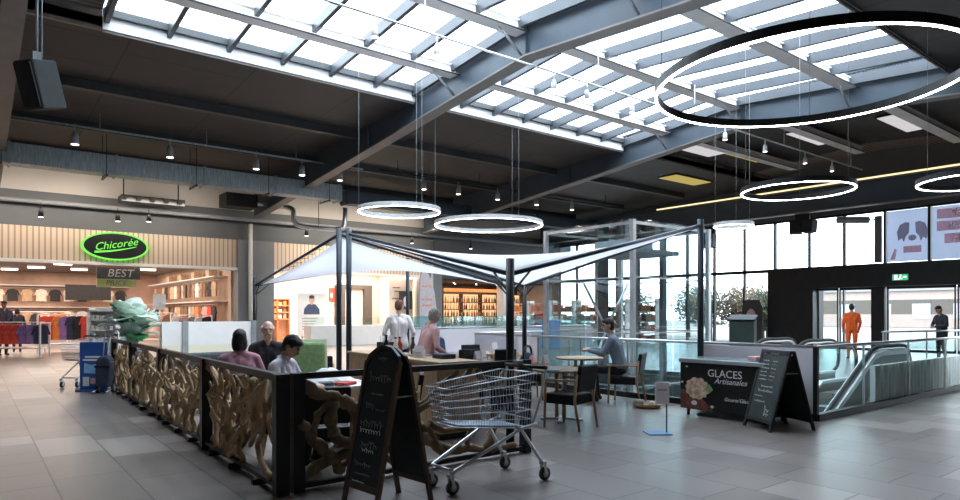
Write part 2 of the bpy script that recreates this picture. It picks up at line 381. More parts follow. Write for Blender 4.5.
# window-side beam
t = thing('roof_beam', 'deep blue-grey beam running along above the window wall', 'beam', (28.3, 11, 5.85), 0, 'steel roof beams')
b = B(); b.box(-0.12, 0.12, -19.5, 18.9, 0.04, 0.95); b.obj('web', M['beam'], t)
b = B(); b.box(-0.2, 0.2, -19.5, 18.9, 0, 0.04); b.obj('bottom_flange', M['beam_flange'], t)
b = B(); b.box(-0.2, 0.2, -19.5, 18.9, 0.95, 1.0); b.obj('top_flange', M['purlin_dark'], t)
t = tag(B().box(28.02, 28.08, 5, 21, 6.87, 6.93).obj('light_strip', M['ledwarm']), 'thin warm light strip along the beam above the windows', 'light strip')

bays = ((0.8, 10.0, 'left bay'), (10.3, 19.08, 'middle bay'), (19.38, 28.2, 'right bay'))
for bi, (x0, x1, bn) in enumerate(bays):
    for pi_, (yp, nm) in enumerate(((13.9, 'far'), (11.25, 'ridge'), (7.9, 'near'))):
        t = thing('roof_purlin', 'pale steel roof purlin, %s one in the %s of the roof' % (nm, bn), 'purlin', ((x0 + x1) / 2, yp, zg(yp) - 0.22), 0, 'roof purlins')
        L = (x1 - x0) / 2
        b = B(); b.box(-L, L, -0.19, 0.19, -0.16, -0.13); b.box(-L, L, -0.07, 0.07, -0.13, 0.08); b.box(-L, L, -0.12, 0.12, 0.08, 0.1)
        b.obj('channel', M['purlin'], t)
        b = B(); b.tube([(-L, -0.27, -0.2), (L, -0.27, -0.2)], 0.018, 6); b.obj('conduit', M['purlin_dark'], t)
for k, y in enumerate((19.4, 23.2, 26.8)):
    t = tag(B().box(-9, 28, y - 0.1, y + 0.1, zc(y) - 0.24, zc(y) + 0.02).obj('ceiling_joist', M['purlin_dark']),
            'dark ceiling joist above the shop side, %s from the skylight' % ORD[k], 'joist', 'dark ceiling joists')
n_sk = 0
for bi, (x0, x1) in enumerate(((2.2, 9.96), (10.34, 19.05))):
    for side, (ya, yb) in enumerate(((11.1, 15.8), (5.6, 11.1))):
        t = thing('skylight', '%s slope of the glass skylight in the %s bay of the roof' % (('far', 'near')[side], ('left', 'middle')[bi]), 'skylight', (x0, 0, 0))
        n = 6 if bi == 0 else 7; w = (x1 - x0) / n
        for i in range(n + 1):
            b = B(); xx = min(max(i * w, 0.07), x1 - x0 - 0.07)
            b.bar((xx, ya, zg(ya) - 0.17), (xx, yb, zg(yb) - 0.17), 0.1, 0.26); b.obj('glazing_bar', M['rafter'], t)
        for i in range(n):
            for j in range(2):
                ym = ya + (yb - ya) * j / 2; yn = ya + (yb - ya) * (j + 1) / 2
                b = B(); b._new([(p[0], p[1], p[2]) for p in slab(ym + 0.02, yn - 0.02, zg(ym) - 0.01, zg(yn) - 0.01, i * w + 0.06, (i + 1) * w - 0.06, 0.02)], HX)
                b.obj('pane', M['skyglass'], t)
        ye = yb if side == 0 else ya
        b = B(); b.box(0, x1 - x0, ye - 0.06, ye - 0.005, 7.55, zg(ye) + 0.05) if side == 0 else b.box(0, x1 - x0, ye + 0.005, ye + 0.06, 7.55, zg(ye) + 0.05)
        b.obj('kerb', M['white'], t)
        s = -1 if side == 0 else 1
        b = B(); b.box(0, x1 - x0, ye + s * 0.12 - 0.05, ye + s * 0.12 + 0.05, zg(ye) - 0.17, zg(ye) - 0.02); b.obj('edge_rail', M['purlin_dark'], t)
        b = B(); b.box(0, x1 - x0, ye - 0.02, ye + 0.02, 7.5, 7.56); b.obj('edge_trim', M['beam_flange'], t)
# right bay: dark roof with panels given their brightness by emission
b = B()
for ya, yb in ((11.1, 15.85), (5.55, 11.1)):
    b._new(slab(ya, yb, zg(ya), zg(yb), 19.4, 28.3, 0.1), HX)
b.box(19.3, 28.3, 15.8, 15.9, 7.55, 8.1); b.box(19.3, 28.3, 5.5, 5.6, 7.55, 8.1)
st(b.obj('ceiling', M['ceil']), 'dark roof over the right bay')
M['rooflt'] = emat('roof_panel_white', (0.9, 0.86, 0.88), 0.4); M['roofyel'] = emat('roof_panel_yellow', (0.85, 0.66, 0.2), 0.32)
for k, (y, m, w_) in enumerate(((8.6, 'rooflt', 'white'), (11.7, 'rooflt', 'white'), (14.3, 'roofyel', 'yellow'), (17.4, 'roofyel', 'yellow'), (14.9, 'rooflt', 'white'))):
    zz = min(zg(y), zc(y) + 0.02 if y > 15.8 else 9) - 0.09
    t = thing('glowing_ceiling_panel', 'glowing %s ceiling panel in the right bay, %s from the right' % (w_, ORD[k]) if k < 4 else 'pale ceiling panel just beyond the beam behind the largest light ring', 'ceiling panel', (25.3 if k < 4 else 22.6, y, zz))  # last panel stands in for skylight panes, its daylight put in as emission
    B().box(-1.3, 1.3, -0.45, 0.45, 0.0, 0.02).obj('diffuser', M[m], t)
    B().box(-1.35, 1.35, -0.5, 0.5, 0.02, 0.05).obj('frame', M['black'], t)

# ------------------------------------------------------------------ window wall on the right (X = 30)
ym = [30.0] + [20.5 + 1.6 * k for k in range(5, -1, -1)] + [18.9, 17.25, 15.7, 14.1, 12.6, 11.0, 9.4, 7.8, 6.2, 4.6, 3.0, 1.4, -0.2]
for i in range(len(ym) - 1):
    y1, y0 = ym[i], ym[i + 1]
    t = bpy.data.objects.new('window_%d' % (i + 1), None); COL.objects.link(t); t.location = (30, (y0 + y1) / 2, 0); t['kind'] = 'structure'
    t['label'] = 'tall black framed window bay, %d%s from the corner' % (i + 1, 'st' if i == 0 else 'nd' if i == 1 else 'rd' if i == 2 else 'th')
    w = (y1 - y0) / 2; door = 13.0 > (y0 + y1) / 2 > 5.5
    zlo = 3.55 if door else 0.0
    b = B()
    for s in (-1, 1): b.box(-0.08, 0.08, s * w - (0.05 if s > 0 else 0), s * w + (0.05 if s < 0 else 0), zlo, 5.85)
    b.box(-0.08, 0.08, -w, w, 3.46, 3.62); b.box(-0.08, 0.08, -w, w, 5.77, 5.85)
    if not door: b.box(-0.08, 0.08, -w, w, 0, 0.12)
    b.obj('frame', M['black'], t)
    B().box(-0.012, 0.012, -w + 0.05, w - 0.05, 3.62, 5.77).obj('pane', M['glass'], t)
    if not door: B().box(-0.012, 0.012, -w + 0.05, w - 0.05, 0.12, 3.46).obj('pane', M['glass'], t)
b = B(); b.box(29.9, 30.2, -9, 30.3, 5.85, 8.4); b.box(29.95, 30.1, -9, -0.2, 0, 5.85)
st(b.obj('wall_right', M['wall']), 'dark wall strip above the windows')
# entrance vestibule
b = B(); b.box(28.9, 29.9, 13.45, 15.5, 0, 3.56); st(b.obj('wall_vestibule', M['black']), 'black side panel of the entrance vestibule')
b = B(); b.box(28.9, 29.9, 5.5, 13.45, 2.62, 3.56); st(b.obj('trim_6', M['black']), 'black header band above the entrance doors')
dl = [(13.45, 12.6), (12.55, 11.25), (10.7, 8.35), (8.3, 5.9)]
for i, (y1, y0) in enumerate(dl):
    t = bpy.data.objects.new('door_%d' % (i + 1), None); COL.objects.link(t); t.location = (29.4, (y0 + y1) / 2, 0); t['kind'] = 'structure'
    w = (y1 - y0) / 2; b = B(); fw = 0.05
    b.box(-0.04, 0.04, -w, -w + fw, 0, 2.62); b.box(-0.04, 0.04, w - fw, w, 0, 2.62); b.box(-0.04, 0.04, -w, w, 2.52, 2.62); b.box(-0.04, 0.04, -w, w, 0, 0.1)
    b.obj('frame', M['black'], t); B().box(-0.01, 0.01, -w + fw, w - fw, 0.1, 2.52).obj('pane', M['glass'], t)
b = B(); b.box(29.2, 29.7, 10.75, 11.2, 0, 2.62); st(b.obj('wall_post', M['black']), 'thick black post between the entrance doors')
b = B(); b.box(28.9, 29.9, 5.3, 5.9, 0, 3.56); st(b.obj('wall_post', M['black']), 'black end post of the entrance')
# exit sign
t = thing('exit_sign', 'small green emergency exit sign on the black entrance header', 'sign', (28.88, 10.05, 2.95))
B().box(-0.03, 0.02, -0.28, 0.28, -0.11, 0.13).obj('housing', M['white'], t)
B().box(-0.035, -0.03, -0.27, 0.27, -0.1, 0.12).obj('sign_face', emat('exit_green', (0.05, 0.5, 0.22), 0.7), t)
b = B(); b.ell((-0.04, -0.02, 0.08), (0.006, 0.025, 0.025), 8); b.bar((-0.04, -0.02, 0.05), (-0.04, 0.0, -0.02), 0.006, 0.04)
b.bar((-0.04, 0, -0.02), (-0.04, 0.06, -0.08), 0.006, 0.03); b.bar((-0.04, 0, -0.02), (-0.04, -0.07, -0.06), 0.006, 0.03)
b.box(-0.04, -0.036, 0.1, 0.2, -0.08, 0.1); b.bar((-0.04, -0.1, 0.01), (-0.04, -0.22, 0.01), 0.006, 0.03); b.bar((-0.04, -0.22, 0.01), (-0.04, -0.17, 0.05), 0.006, 0.025)
b.obj('symbol', emat('exit_white', (0.9, 1, 0.9), 1.5), t)
# posters on the upper panes, seen from behind
M['pink'] = glass('pink_film', (0.97, 0.76, 0.77), 0.0, 0.3, 0.3, (0.8, 0.33, 0.34))
M['bluefilm'] = glass('pale_blue_film', (0.37, 0.37, 0.405), 0.0, 0.3, 0.3, (0.7, 0.74, 0.85))
M['greyfilm'] = glass('grey_film', (0.72, 0.66, 0.7), 0.0, 0.3, 0.3, (0.4, 0.34, 0.37))
M['whitefilm'] = glass('white_film', (1, 1, 1), 0.0, 0.3, 0.6, (0.9, 0.88, 0.9))
t = thing('window_poster', 'translucent window poster with a grey dog head emblem', 'poster', (29.97, 10.2, 3.65))
B().box(0, 0.004, -0.74, 0.74, 0, 2.1).obj('film', M['bluefilm'], t)
def disc(b, c, r, m=None, n=20):
    return b.prism([(c[0] + r[0] * math.cos(2 * PI * k / n), c[1] + r[1] * math.sin(2 * PI * k / n)) for k in range(n)], -0.004, -0.001, lambda u, v, h: (h, u, v))
b = B(); b.prism([(-0.1, 1.56), (0.05, 1.6), (0.25, 1.5), (0.36, 1.2), (0.3, 0.85), (0.18, 0.95), (0.1, 0.78), (0.04, 1.0), (-0.08, 1.15)], -0.004, -0.001, lambda u, v, h: (h, u, v)); b.obj('dog_ear', M['greyfilm'], t)
b = B(); b.prism([(-0.3, 1.56), (-0.45, 1.6), (-0.65, 1.5), (-0.76, 1.2), (-0.7, 0.85), (-0.58, 0.95), (-0.5, 0.78), (-0.44, 1.0), (-0.32, 1.15)], -0.004, -0.001, lambda u, v, h: (h, u, v)); b.obj('dog_ear', M['greyfilm'], t)
b = B(); disc(b, (-0.2, 0.95), (0.15, 0.12)); b.obj('dog_nose', M['greyfilm'], t)
B().box(-0.008, -0.002, -0.52, 0.12, 0.35, 0.62).obj('barrel', M['pink'], t)
b = B(); b.prism([(0.6, 0.1), (0.42, 0.1), (0.36, 0.5), (0.44, 0.55)], -0.006, -0.002, lambda u, v, h: (h, u, v)); b.obj('swoosh', M['pink'], t)
t = thing('window_poster', 'translucent pale blue window poster with mirrored white lettering on pink bars', 'poster', (29.97, 8.6, 3.65))
B().box(0, 0.004, -0.74, 0.74, 0, 2.1).obj('film', M['bluefilm'], t)
for z0, z1, y0, y1, s_ in ((1.6, 1.98, -0.74, 0.55, 'ER'), (1.12, 1.5, -0.74, 0.55, 'BER'), (0.62, 1.0, -0.74, 0.3, 'RE')):
    B().box(-0.004, -0.001, y0, y1, z0, z1).obj('pink_bar', M['pink'], t)
    text('lettering', s_, 0.36, M['whitefilm'], t, axes((-0.006, (y0 + y1) / 2, (z0 + z1) / 2), (0, 1, 0), (0, 0, 1)), 0.001)
# ------------------------------------------------------------------ light rings
M['ringwhite'] = mat('ring_pale_metal', (0.5, 0.51, 0.52), 0.35, 0.2, 0.05, 4)
def ring(label, x, y, z, r, body, hgt=0.12, wd=0.05):
    t = thing('ring_light', label, 'ring light', (x, y, z), 0, 'suspended ring lights')
    n = 72
    def annul(b, r0, r1, z0, z1):
        pr = [(r0, z0), (r1, z0), (r1, z1), (r0, z1)]
        rg = [[b.bm.verts.new((q[0] * math.cos(2 * PI * k / n), q[0] * math.sin(2 * PI * k / n), q[1])) for q in pr] for k in range(n)]
        for k in range(n):
            for j in range(4):
                b.bm.faces.new((rg[k][j], rg[k][(j + 1) % 4], rg[(k + 1) % n][(j + 1) % 4], rg[(k + 1) % n][j]))
        return b
    annul(B(), r - wd, r, 0.012, hgt).obj('housing', M[body], t)
    annul(B(), r - wd + 0.008, r - 0.008, 0, 0.012).obj('diffuser', M['led'], t)
    for k in range(3):
        a = 0.4 + k * PI / 1.5; cx, cy = (r - wd / 2) * math.cos(a), (r - wd / 2) * math.sin(a)
        top = (zg(y + cy) if 5.6 < y + cy < 15.8 else zc(y + cy)) - 0.05
        B().tube([(cx, cy, hgt), (cx, cy, top - z)], 0.004, 5).obj('cable', M['greyplastic'], t)
    return t
H_ = 2.6
ring('largest black ring light with a bright white rim', 7.55, 3.62, 4.15, 1.66, 'black', 0.11, 0.042)
ring('white ring light above the left peak of the sail roof', 8.75, 14.6, 4.15, 1.07, 'ringwhite')
ring('large white ring light above the middle of the sail roof', 12.2, 15.2, 4.15, 1.62, 'ringwhite')
ring('black ring light with white rim below the skylight, in front of the window beam', 13.97, 6.84, 4.15, 1.13, 'black')
ring('small white ring light beside the right end of the sail roof', 18.15, 10.8, 4.15, 0.58, 'ringwhite')
ring('black ring light cut off by the right edge of the photograph', 15.75, 4.1, 4.15, 1.05, 'black')

# ------------------------------------------------------------------ ducts, pipes, rails, lamps
t = thing('air_duct', 'long galvanised rectangular air duct above the clothes shop', 'duct', (3, 24, 6.0))
b = B(); b.box(-12, 8.6, -0.3, 0.3, 0, 0.6); b.obj('duct_body', M['galv'], t)
for x in (-5, -2.1, 0.7, 3.4, 5.9, 8.5):
    B().box(x - 0.03, x + 0.03, -0.34, 0.34, -0.04, 0.64).obj('joint_flange', M['galv'], t)
for x in (-2.3, 0.4, 3.1, 5.6, 8.0):
    b = B(); b.box(x - 0.03, x + 0.03, -0.45, 0.45, -0.1, -0.05); b.tube([(x, -0.42, -0.08), (x, -0.42, 1.4)], 0.012, 6); b.tube([(x, 0.42, -0.08), (x, 0.42, 1.38)], 0.012, 6)
    b.obj('hanger', M['black'], t)
t = thing('air_duct', 'blue-grey air duct running along the ceiling behind the white ring lights', 'duct', (20, 25.5, 6.2))
B().box(-7.5, 8, -0.3, 0.3, 0, 0.55).obj('duct_body', M['beam'], t)
for x in (-7.4, -3.5, 0, 3.5):
    B().box(x - 0.03, x + 0.03, -0.34, 0.34, -0.04, 0.58).obj('joint_flange', M['beam'], t)
    b = B(); b.tube([(x + .5, 0, 0.5), (x + .5, 0, 1.14)], 0.012, 6); b.obj('hanger', M['black'], t)
t = thing('pipe', 'grey insulated pipe bending in a U below the duct end', 'pipe', (12, 27.5, 5.5))
b = B(); b.tube(spline([(-2.5, 0.3, 0.75), (-1.2, 0.3, 0.7), (-0.9, 0, 0.55), (-0.85, 0, 0.1), (-0.5, 0, -0.12), (1.2, 0, -0.12), (1.55, 0, 0.1), (1.6, 0, 0.9)], 5), 0.11, 10); b.obj('pipe_run', M['steel'], t)
b = B(); b.tube([(0.3, 0, -0.1), (0.3, 0, 1.78)], 0.015, 6); b.obj('hanger', M['black'], t)
b = B(); b.tube([(-9, 29.6, 5.75), (29, 29.6, 5.75)], 0.09, 10); tag(b.obj('pipe', M['column']), 'long grey pipe along the wall above the shop fascias', 'pipe')
b = B(); b.box(4.6, 6.9, 28.4, 29.2, 5.9, 6.15); 
for k in range(5): b.box(4.6 + k * 0.5, 4.75 + k * 0.5, 28.2, 28.4, 5.95, 6.1)
b.box(4.7, 4.74, 28.7, 28.74, 6.15, 7.2); b.box(6.7, 6.74, 28.7, 28.74, 6.15, 7.2)
tag(b.obj('valve_box', M['black']), 'black ventilation box hanging below the left duct', 'ventilation box')
b = B(); b.box(8.3, 9.6, 27.6, 28.6, 6.0, 6.55); tag(b.obj('fan_unit', M['blackmatte']), 'black fan unit hanging behind the end of the left duct', 'fan unit')
b = B(); b.tube([(10.02, 29.75, 0), (10.02, 29.75, 5.6)], 0.09, 12); tag(b.obj('downpipe', M['white']), 'pale vertical downpipe on the grey pier beside the clothes shop', 'pipe')
b = B(); b.tube([(19.9, 29.72, 0), (19.9, 29.72, 5.5)], 0.06, 10); tag(b.obj('downpipe', M['steel']), 'slim grey downpipe on the pier left of the bottle shop', 'pipe')
b = B(); b.tube([(-1, 22, 6.95), (11.6, 22, 6.95)], 0.03, 8)
for x in (0, 3, 6, 9): b.tube([(x, 22, 6.95), (x, 22, 7.45)], 0.012, 6)
tag(b.obj('lighting_rail', M['galv']), 'grey lighting rail below the dark ceiling on the left', 'rail')
b = B(); b.tube([(3.5, 10.7, 7.05), (27, 10.7, 7.05)], 0.025, 8)
for x in (4, 7, 12, 16, 21, 26): b.tube([(x, 10.7, 7.05), (x, 10.7, 7.95)], 0.01, 6)
tag(b.obj('lighting_rail', M['steel']), 'pale lighting rail below the skylight ridge', 'rail')
def spot(name, label, loc, m, s=1.0, group=None):
    t = thing(name, label, 'spotlight', loc, 0, group)
    B().tube([(0, 0, 0), (0, 0, 0.16 * s)], 0.018, 6).obj('stem', M[m], t)
    B().lathe([(0.035 * s, 0.0), (0.06 * s, -0.06 * s), (0.075 * s, -0.24 * s)], 12).obj('lamp_head', M[m], t)
    B().lathe([(0.066 * s, -0.235 * s), (0.066 * s, -0.245 * s)], 12).obj('lens', M['lens'], t)
for k, x in enumerate((5.89, 7.28, 10.5, 11.6, 13.27, 17.53, 19.8, 22.43, 24.45)):
    spot('spotlight', 'white spotlight on the rail below the skylight ridge, %s from the left' % ORD[k], (x, 10.7, 6.88), 'white', 0.95, 'spotlights on the ridge rail')
for k, x in enumerate((2.37, 4.91, 7.6, 9.22, 10.67)):
    spot('spotlight', 'grey spotlight on the rail below the dark left ceiling, %s from the left' % ORD[k], (x, 22, 6.77), 'greyplastic', 1.5, 'spotlights on the left rail')
for k, (x, z) in enumerate(((2.02, 5.36), (4.5, 5.42), (5.6, 5.5), (12.2, 5.42), (17.9, 5.45), (21.7, 5.4))):
    spot('spotlight', 'dark spotlight hanging in front of the band above the shop fascias, %s from the left' % ORD[k], (x, 28.6, z), 'black', 1.3, 'spotlights above the shop fronts')
    o = [q for q in COL.objects if q.name.startswith('spotlight')][-1]
for k, x in enumerate((14.2, 15.9, 18.0, 20.3, 22.6)):
    spot('spotlight', 'grey spotlight on the dark ceiling behind the white ring lights, %s from the left' % ORD[k], (x, 21.8, 6.8), 'greyplastic', 1.4, 'spotlights behind the ring lights')
b = B(); b.tube([(12.2, 21.8, 6.98), (26, 21.8, 6.98)], 0.03, 8)
for x in (13, 17, 21, 25): b.tube([(x, 21.8, 6.98), (x, 21.8, 7.45)], 0.012, 6)
tag(b.obj('lighting_rail', M['black']), 'black lighting rail behind the white ring lights', 'rail')
# loudspeakers, camera
t = thing('loudspeaker', 'big black loudspeaker hanging on a rod at the upper left', 'loudspeaker', (0.95, 13.5, 5.05), 0.0)
mx = Matrix.Translation((0, 0, 0.42)) @ Matrix.Rotation(-0.9, 4, 'Z') @ Matrix.Rotation(0.3, 4, 'X')
b = B(); b.box(-0.2, 0.2, -0.25, 0.25, -0.4, 0.4, mx); b.obj('cabinet', M['blackmatte'], t, 0.03)
b = B(); b.box(-0.17, 0.17, -0.28, -0.25, -0.36, 0.36, mx); b.obj('grille', M['blackmatte'], t)
b = B(); b.bar((-0.05, 0.05, 0.6), (-0.05, 0.05, 1.0), 0.12, 0.05); b.tube([(-0.05, 0.05, 0.9), (-0.05, 0.05, 3.0)], 0.022, 8); b.tube([(0.02, 0.05, 0.9), (0.02, 0.05, 3.0)], 0.014, 8); b.obj('hanging_rod', M['galv'], t)
for (nm, y, z, s, lab) in (('loudspeaker', 13.75, 5.3, 0.62, 'black double loudspeaker hanging above the windows beside the vestibule'), ('loudspeaker', 18.35, 5.1, 0.75, 'small black loudspeaker hanging in front of the left upper windows')):
    t = thing(nm, lab, 'loudspeaker', (28.6, y, z))
    for k in ((-1, 1) if s < 0.7 else (0,)):
        mx = Matrix.Translation((0, k * 0.3, 0)) @ Matrix.Rotation(k * 0.35 + 0.1, 4, 'Z') @ Matrix.Rotation(0.15, 4, 'Y')
        B().box(-0.3 * s, 0.3 * s, -0.42 * s, 0.42 * s, -0.45 * s, 0.45 * s, mx).obj('cabinet', M['blackmatte'], t, 0.03)
    B().box(-0.05, 0.05, -0.5 * s, 0.5 * s, 0.4 * s, 0.65).obj('bracket', M['black'], t)
t = thing('security_camera', 'tube shaped security camera at the windows above the entrance', 'camera', (28.9, 11.5, 5.35))
b = B(); b.tube([(-0.1, 0.9, 0.12), (0, -0.3, 0)], 0.14, 12); b.obj('camera_body', M['greyplastic'], t)
b = B(); b.bar((0, -0.2, 0), (0.9, -0.3, 0.1), 0.06); b.box(0.85, 1.02, -0.42, -0.18, -1.7, 0.25); b.obj('bracket', M['column'], t)

# ------------------------------------------------------------------ shop signs
t = thing('shop_sign', 'oval black shop sign with glowing green rim and green script lettering', 'sign', (4.62, 29.88, 4.24))
def oval(b, rx, rz, y0, y1, n=40):
    return b.prism([(rx * math.cos(2 * PI * k / n), rz * math.sin(2 * PI * k / n)) for k in range(n)], y0, y1, lambda u, v, h: (u, h, v))
M['neon'] = emat('green_neon', (0.2, 0.8, 0.1), 0.75)
oval(B(), 1.2, 0.56, -0.08, 0.05).obj('rim', M['neon'], t)
oval(B(), 1.12, 0.505, -0.1, -0.08).obj('face', M['black'], t)
text('lettering', 'Chicorée', 0.42, M['neon'], t, axes((0.0, -0.115, 0.07), (1, 0, 0.2), (-0.2, 0, 1)), 0.008, 0.4)
b = B(); b.tube(spline([(-0.75, -0.115, -0.26), (-0.2, -0.115, -0.2), (0.3, -0.115, -0.1), (0.75, -0.115, 0.02)]), [0.045, 0.045, 0.045, 0.042, 0.04, 0.04, 0.035, 0.035, 0.03, 0.03, 0.025, 0.02, 0.02, 0.018, 0.015, 0.01], 6)
b.obj('swoosh', M['neon'], t)
t = thing('price_sign', 'hanging two colour sign reading best price', 'sign', (4.85, 30.6, 2.62))
B().box(-0.8, 0.8, -0.03, 0.03, 0.34, 0.8).obj('upper_board', mat('sign_grey', (0.1, 0.11, 0.1), 0.6), t)
B().box(-0.8, 0.65, -0.03, 0.03, 0.0, 0.34).obj('lower_board', mat('sign_lime', (0.5, 0.56, 0.2), 0.6), t)
text('lettering', 'BEST', 0.46, M['white'], t, axes((0.05, -0.04, 0.57), (1, 0, 0), (0, 0, 1)), 0.005, 0.2)
text('lettering', 'PRICE', 0.3, M['sign_grey'] if 'sign_grey' in M else M['column'], t, axes((-0.1, -0.04, 0.17), (1, 0, 0), (0, 0, 1)), 0.005, 0.2)
b = B(); b.tube([(-0.6, 0, 0.8), (-0.6, 0, 1.1)], 0.012, 6); b.tube([(0.6, 0, 0.8), (0.6, 0, 1.1)], 0.012, 6); b.obj('hanger', M['steel'], t)

# ------------------------------------------------------------------ clothes shop contents
GC = {'tan': (0.5, 0.34, 0.22), 'cream': (0.75, 0.66, 0.55), 'black': (0.03, 0.03, 0.035), 'red': (0.75, 0.08, 0.05), 'brown': (0.22, 0.12, 0.07),
      'rose': (0.7, 0.4, 0.38), 'white': (0.78, 0.75, 0.72), 'orange': (0.85, 0.24, 0.05), 'purple': (0.3, 0.18, 0.42), 'navy': (0.04, 0.05, 0.1), 'pink': (0.7, 0.08, 0.25), 'grey': (0.3, 0.3, 0.31)}
GM = {k: mat('garment_' + k, v, 0.85, 0, 0.2, 12) for k, v in GC.items()}
def garment_mesh(long=0.75, w=0.24):
    b = B()
    out = [(-0.05, 0), (0.05, 0), (w * 0.8, -0.06), (w * 1.15, -0.35), (w * 0.95, -0.38), (w * 0.8, -0.22), (w * 0.85, -long), (-w * 0.85, -long), (-w * 0.8, -0.22), (-w * 0.95, -0.38), (-w * 1.15, -0.35), (-w * 0.8, -0.06)]
    b.prism(out, -0.04, 0.04, lambda u, v, h: (u, h, v)); return b
g0 = {}
def garment(col, loc, rz, place, long=0.75, w=0.24):
    k = (col, long, w)
    lab = '%s garment hanging %s' % (col, place)
    if k not in g0:
        o = garment_mesh(long, w).obj('garment', GM[col], None, 0.015); g0[k] = o
        b = B(); b.tube([(0, 0, -0.02), (0, 0, 0.05), (0.02, 0, 0.07)], 0.006, 5); b.obj('hanger', M['steel'], o)
        tag(o, lab, 'garment', lab); o.location = loc; o.rotation_euler = (0, 0, rz); return o
    return copy_tree(g0[k], loc, rz, lab, lab)
# right side wall: shelf boards with rails, two levels
for lv, z in enumerate((1.95, 3.1)):
    t = thing('wall_shelf', '%s wall shelf with clothes rail on the right wall of the clothes shop' % ('lower', 'upper')[lv], 'shelf', (9.1, 38, z))
    B().box(-0.35, 0.29, -7, 7, 0.12, 0.16).obj('shelf_board', M['white'], t)
    B().tube([(-0.15, -7, 0), (-0.15, 7, 0)], 0.018, 6).obj('rail', M['steel'], t)
    seq = ['black', 'red', 'rose', 'brown', 'orange', 'tan', 'white', 'brown', 'brown', 'tan', 'cream', 'brown', 'black', 'tan', 'brown', 'tan', 'black', 'brown'] if lv == 0 else \
          ['tan', 'black', 'brown', 'tan', 'white', 'tan', 'brown', 'black', 'cream', 'brown', 'cream', 'tan', 'brown', 'black', 'tan', 'brown', 'brown', 'tan']
    for i, c in enumerate(seq):
        y = 31.5 + i * 0.72
        garment(c, (8.93, y, z - 0.07), PI / 2 + RND.uniform(-0.3, 0.3), 'on the %s rail of the shop right wall' % ('lower', 'upper')[lv], 0.85 if lv == 0 else 0.7, 0.3)
for k in range(4):
    y = 32.2 + k * 2.6
    o = B().box(8.8, 9.2, y - 0.3, y + 0.3, 3.27, 3.6).obj('storage_box', GM['tan'], None, 0.01)
    tag(o, 'tan box on the upper shelf of the shop right wall', 'box', 'boxes on the upper wall shelf')
# back wall rails
for lv, z in enumerate((1.75, 3.0)):
    t = thing('wall_shelf', '%s wall shelf with clothes rail on the back wall of the clothes shop' % ('lower', 'upper')[lv], 'shelf', (2.8, 45.7, z))
    B().box(-5.5, 5.0, -0.35, 0.29, 0.12, 0.16).obj('shelf_board', M['white'], t)
    B().tube([(-5.5, -0.1, 0), (5.0, -0.1, 0)], 0.018, 6).obj('rail', M['steel'], t)
    for i in range(15):
        c = ['rose', 'cream', 'tan', 'white', 'black', 'cream', 'purple', 'tan', 'rose', 'brown', 'cream', 'white', 'tan', 'black', 'rose'][(i * (3 if lv else 1) + lv) % 15]
        garment(c, (-2.2 + i * 0.68, 45.55, z - 0.07), RND.uniform(-0.3, 0.3), 'on the %s rail of the shop back wall' % ('lower', 'upper')[lv], 0.85 if lv == 0 else 0.7, 0.3)
# dark wall panel and light fittings
tag(B().box(4.3, 6.6, 44.2, 44.4, 2.3, 3.2).obj('black_panel', M['blackmatte']), 'black hanging panel at the back of the clothes shop', 'panel')
for k, (x, y) in enumerate(((1.5, 33), (3.4, 36), (5.6, 34), (4.5, 40), (1.6, 42), (7.4, 38), (7.3, 33), (6.5, 43), (2.6, 39.5), (-0.5, 37))):
    t = thing('shop_ceiling_light', 'bright rectangular lamp under the dark ceiling of the clothes shop', 'lamp', (x, y, 3.8), 0, 'clothes shop ceiling lamps')
    B().box(-0.35, 0.35, -0.12, 0.12, 0, 0.02).obj('diffuser', M['shoplight'], t); B().box(-0.37, 0.37, -0.14, 0.14, 0.02, 0.16).obj('housing', M['white'], t)
# free-standing racks
def rack(label, loc, rz, L, cols, z=1.22, long=0.7, place='on the low white rack at the left edge'):
    t = thing('clothes_rack', label, 'clothes rack', loc, rz)
    B().tube([(-L, 0, z), (L, 0, z)], 0.02, 8).obj('rail', M['white'], t)
    B().box(-L, L, -0.3, 0.3, 0.3, 0.34).obj('shelf', M['white'], t)
    for s in (-1, 1):
        for q in (-0.3, 0.3): B().box(s * L - 0.025, s * L + 0.025, q - 0.025, q + 0.025, 0, z if q < 0 or True else z).obj('leg', M['white'], t)
        B().box(s * L - 0.02, s * L + 0.02, -0.3, 0.3, z - 0.04, z).obj('cross_bar', M['white'], t)
    m = Matrix.Translation(loc) @ Matrix.Rotation(rz, 4, 'Z')
    n = len(cols)
    for i, c in enumerate(cols):
        p = m @ V((-L + (i + 0.5) * 2 * L / n, 0, z - 0.07)); garment(c, p, rz + 0.25 + RND.uniform(-.1, .1), place, long, 0.26)
rack('low white clothes rack at the left edge with orange, red and purple garments', (1.1, 28.3, 0), 0.66 - PI / 6 - 0.7, 1.15, ['orange', 'orange', 'orange', 'red', 'red', 'red', 'purple', 'purple', 'navy'])
rack('clothes rack with red and dark garments behind the blue display', (3.0, 30.6, 0), -0.5, 0.9, ['red', 'red', 'orange', 'purple', 'navy', 'black', 'red'], 1.5, 0.95, 'on the rack behind the blue display')
rack('clothes rack with beige and black garments in the shop doorway', (2.6, 36.5, 0), -0.3, 1.1, ['brown', 'tan', 'black', 'cream', 'tan', 'orange'], 1.6, 0.95, 'on the rack deep in the shop doorway')
rack('clothes rack with pale garments in front of the right wall', (6.6, 33.5, 0), -0.5, 1.0, ['black', 'white', 'tan', 'cream', 'rose', 'brown'], 1.55, 0.95, 'on the rack before the shop right wall')
rack('clothes rack with pale garments right of the shop doorway', (8.0, 31.6, 0), -0.2, 0.8, ['white', 'rose', 'grey', 'white', 'black'], 1.45, 0.85, 'on the rack right of the shop doorway')
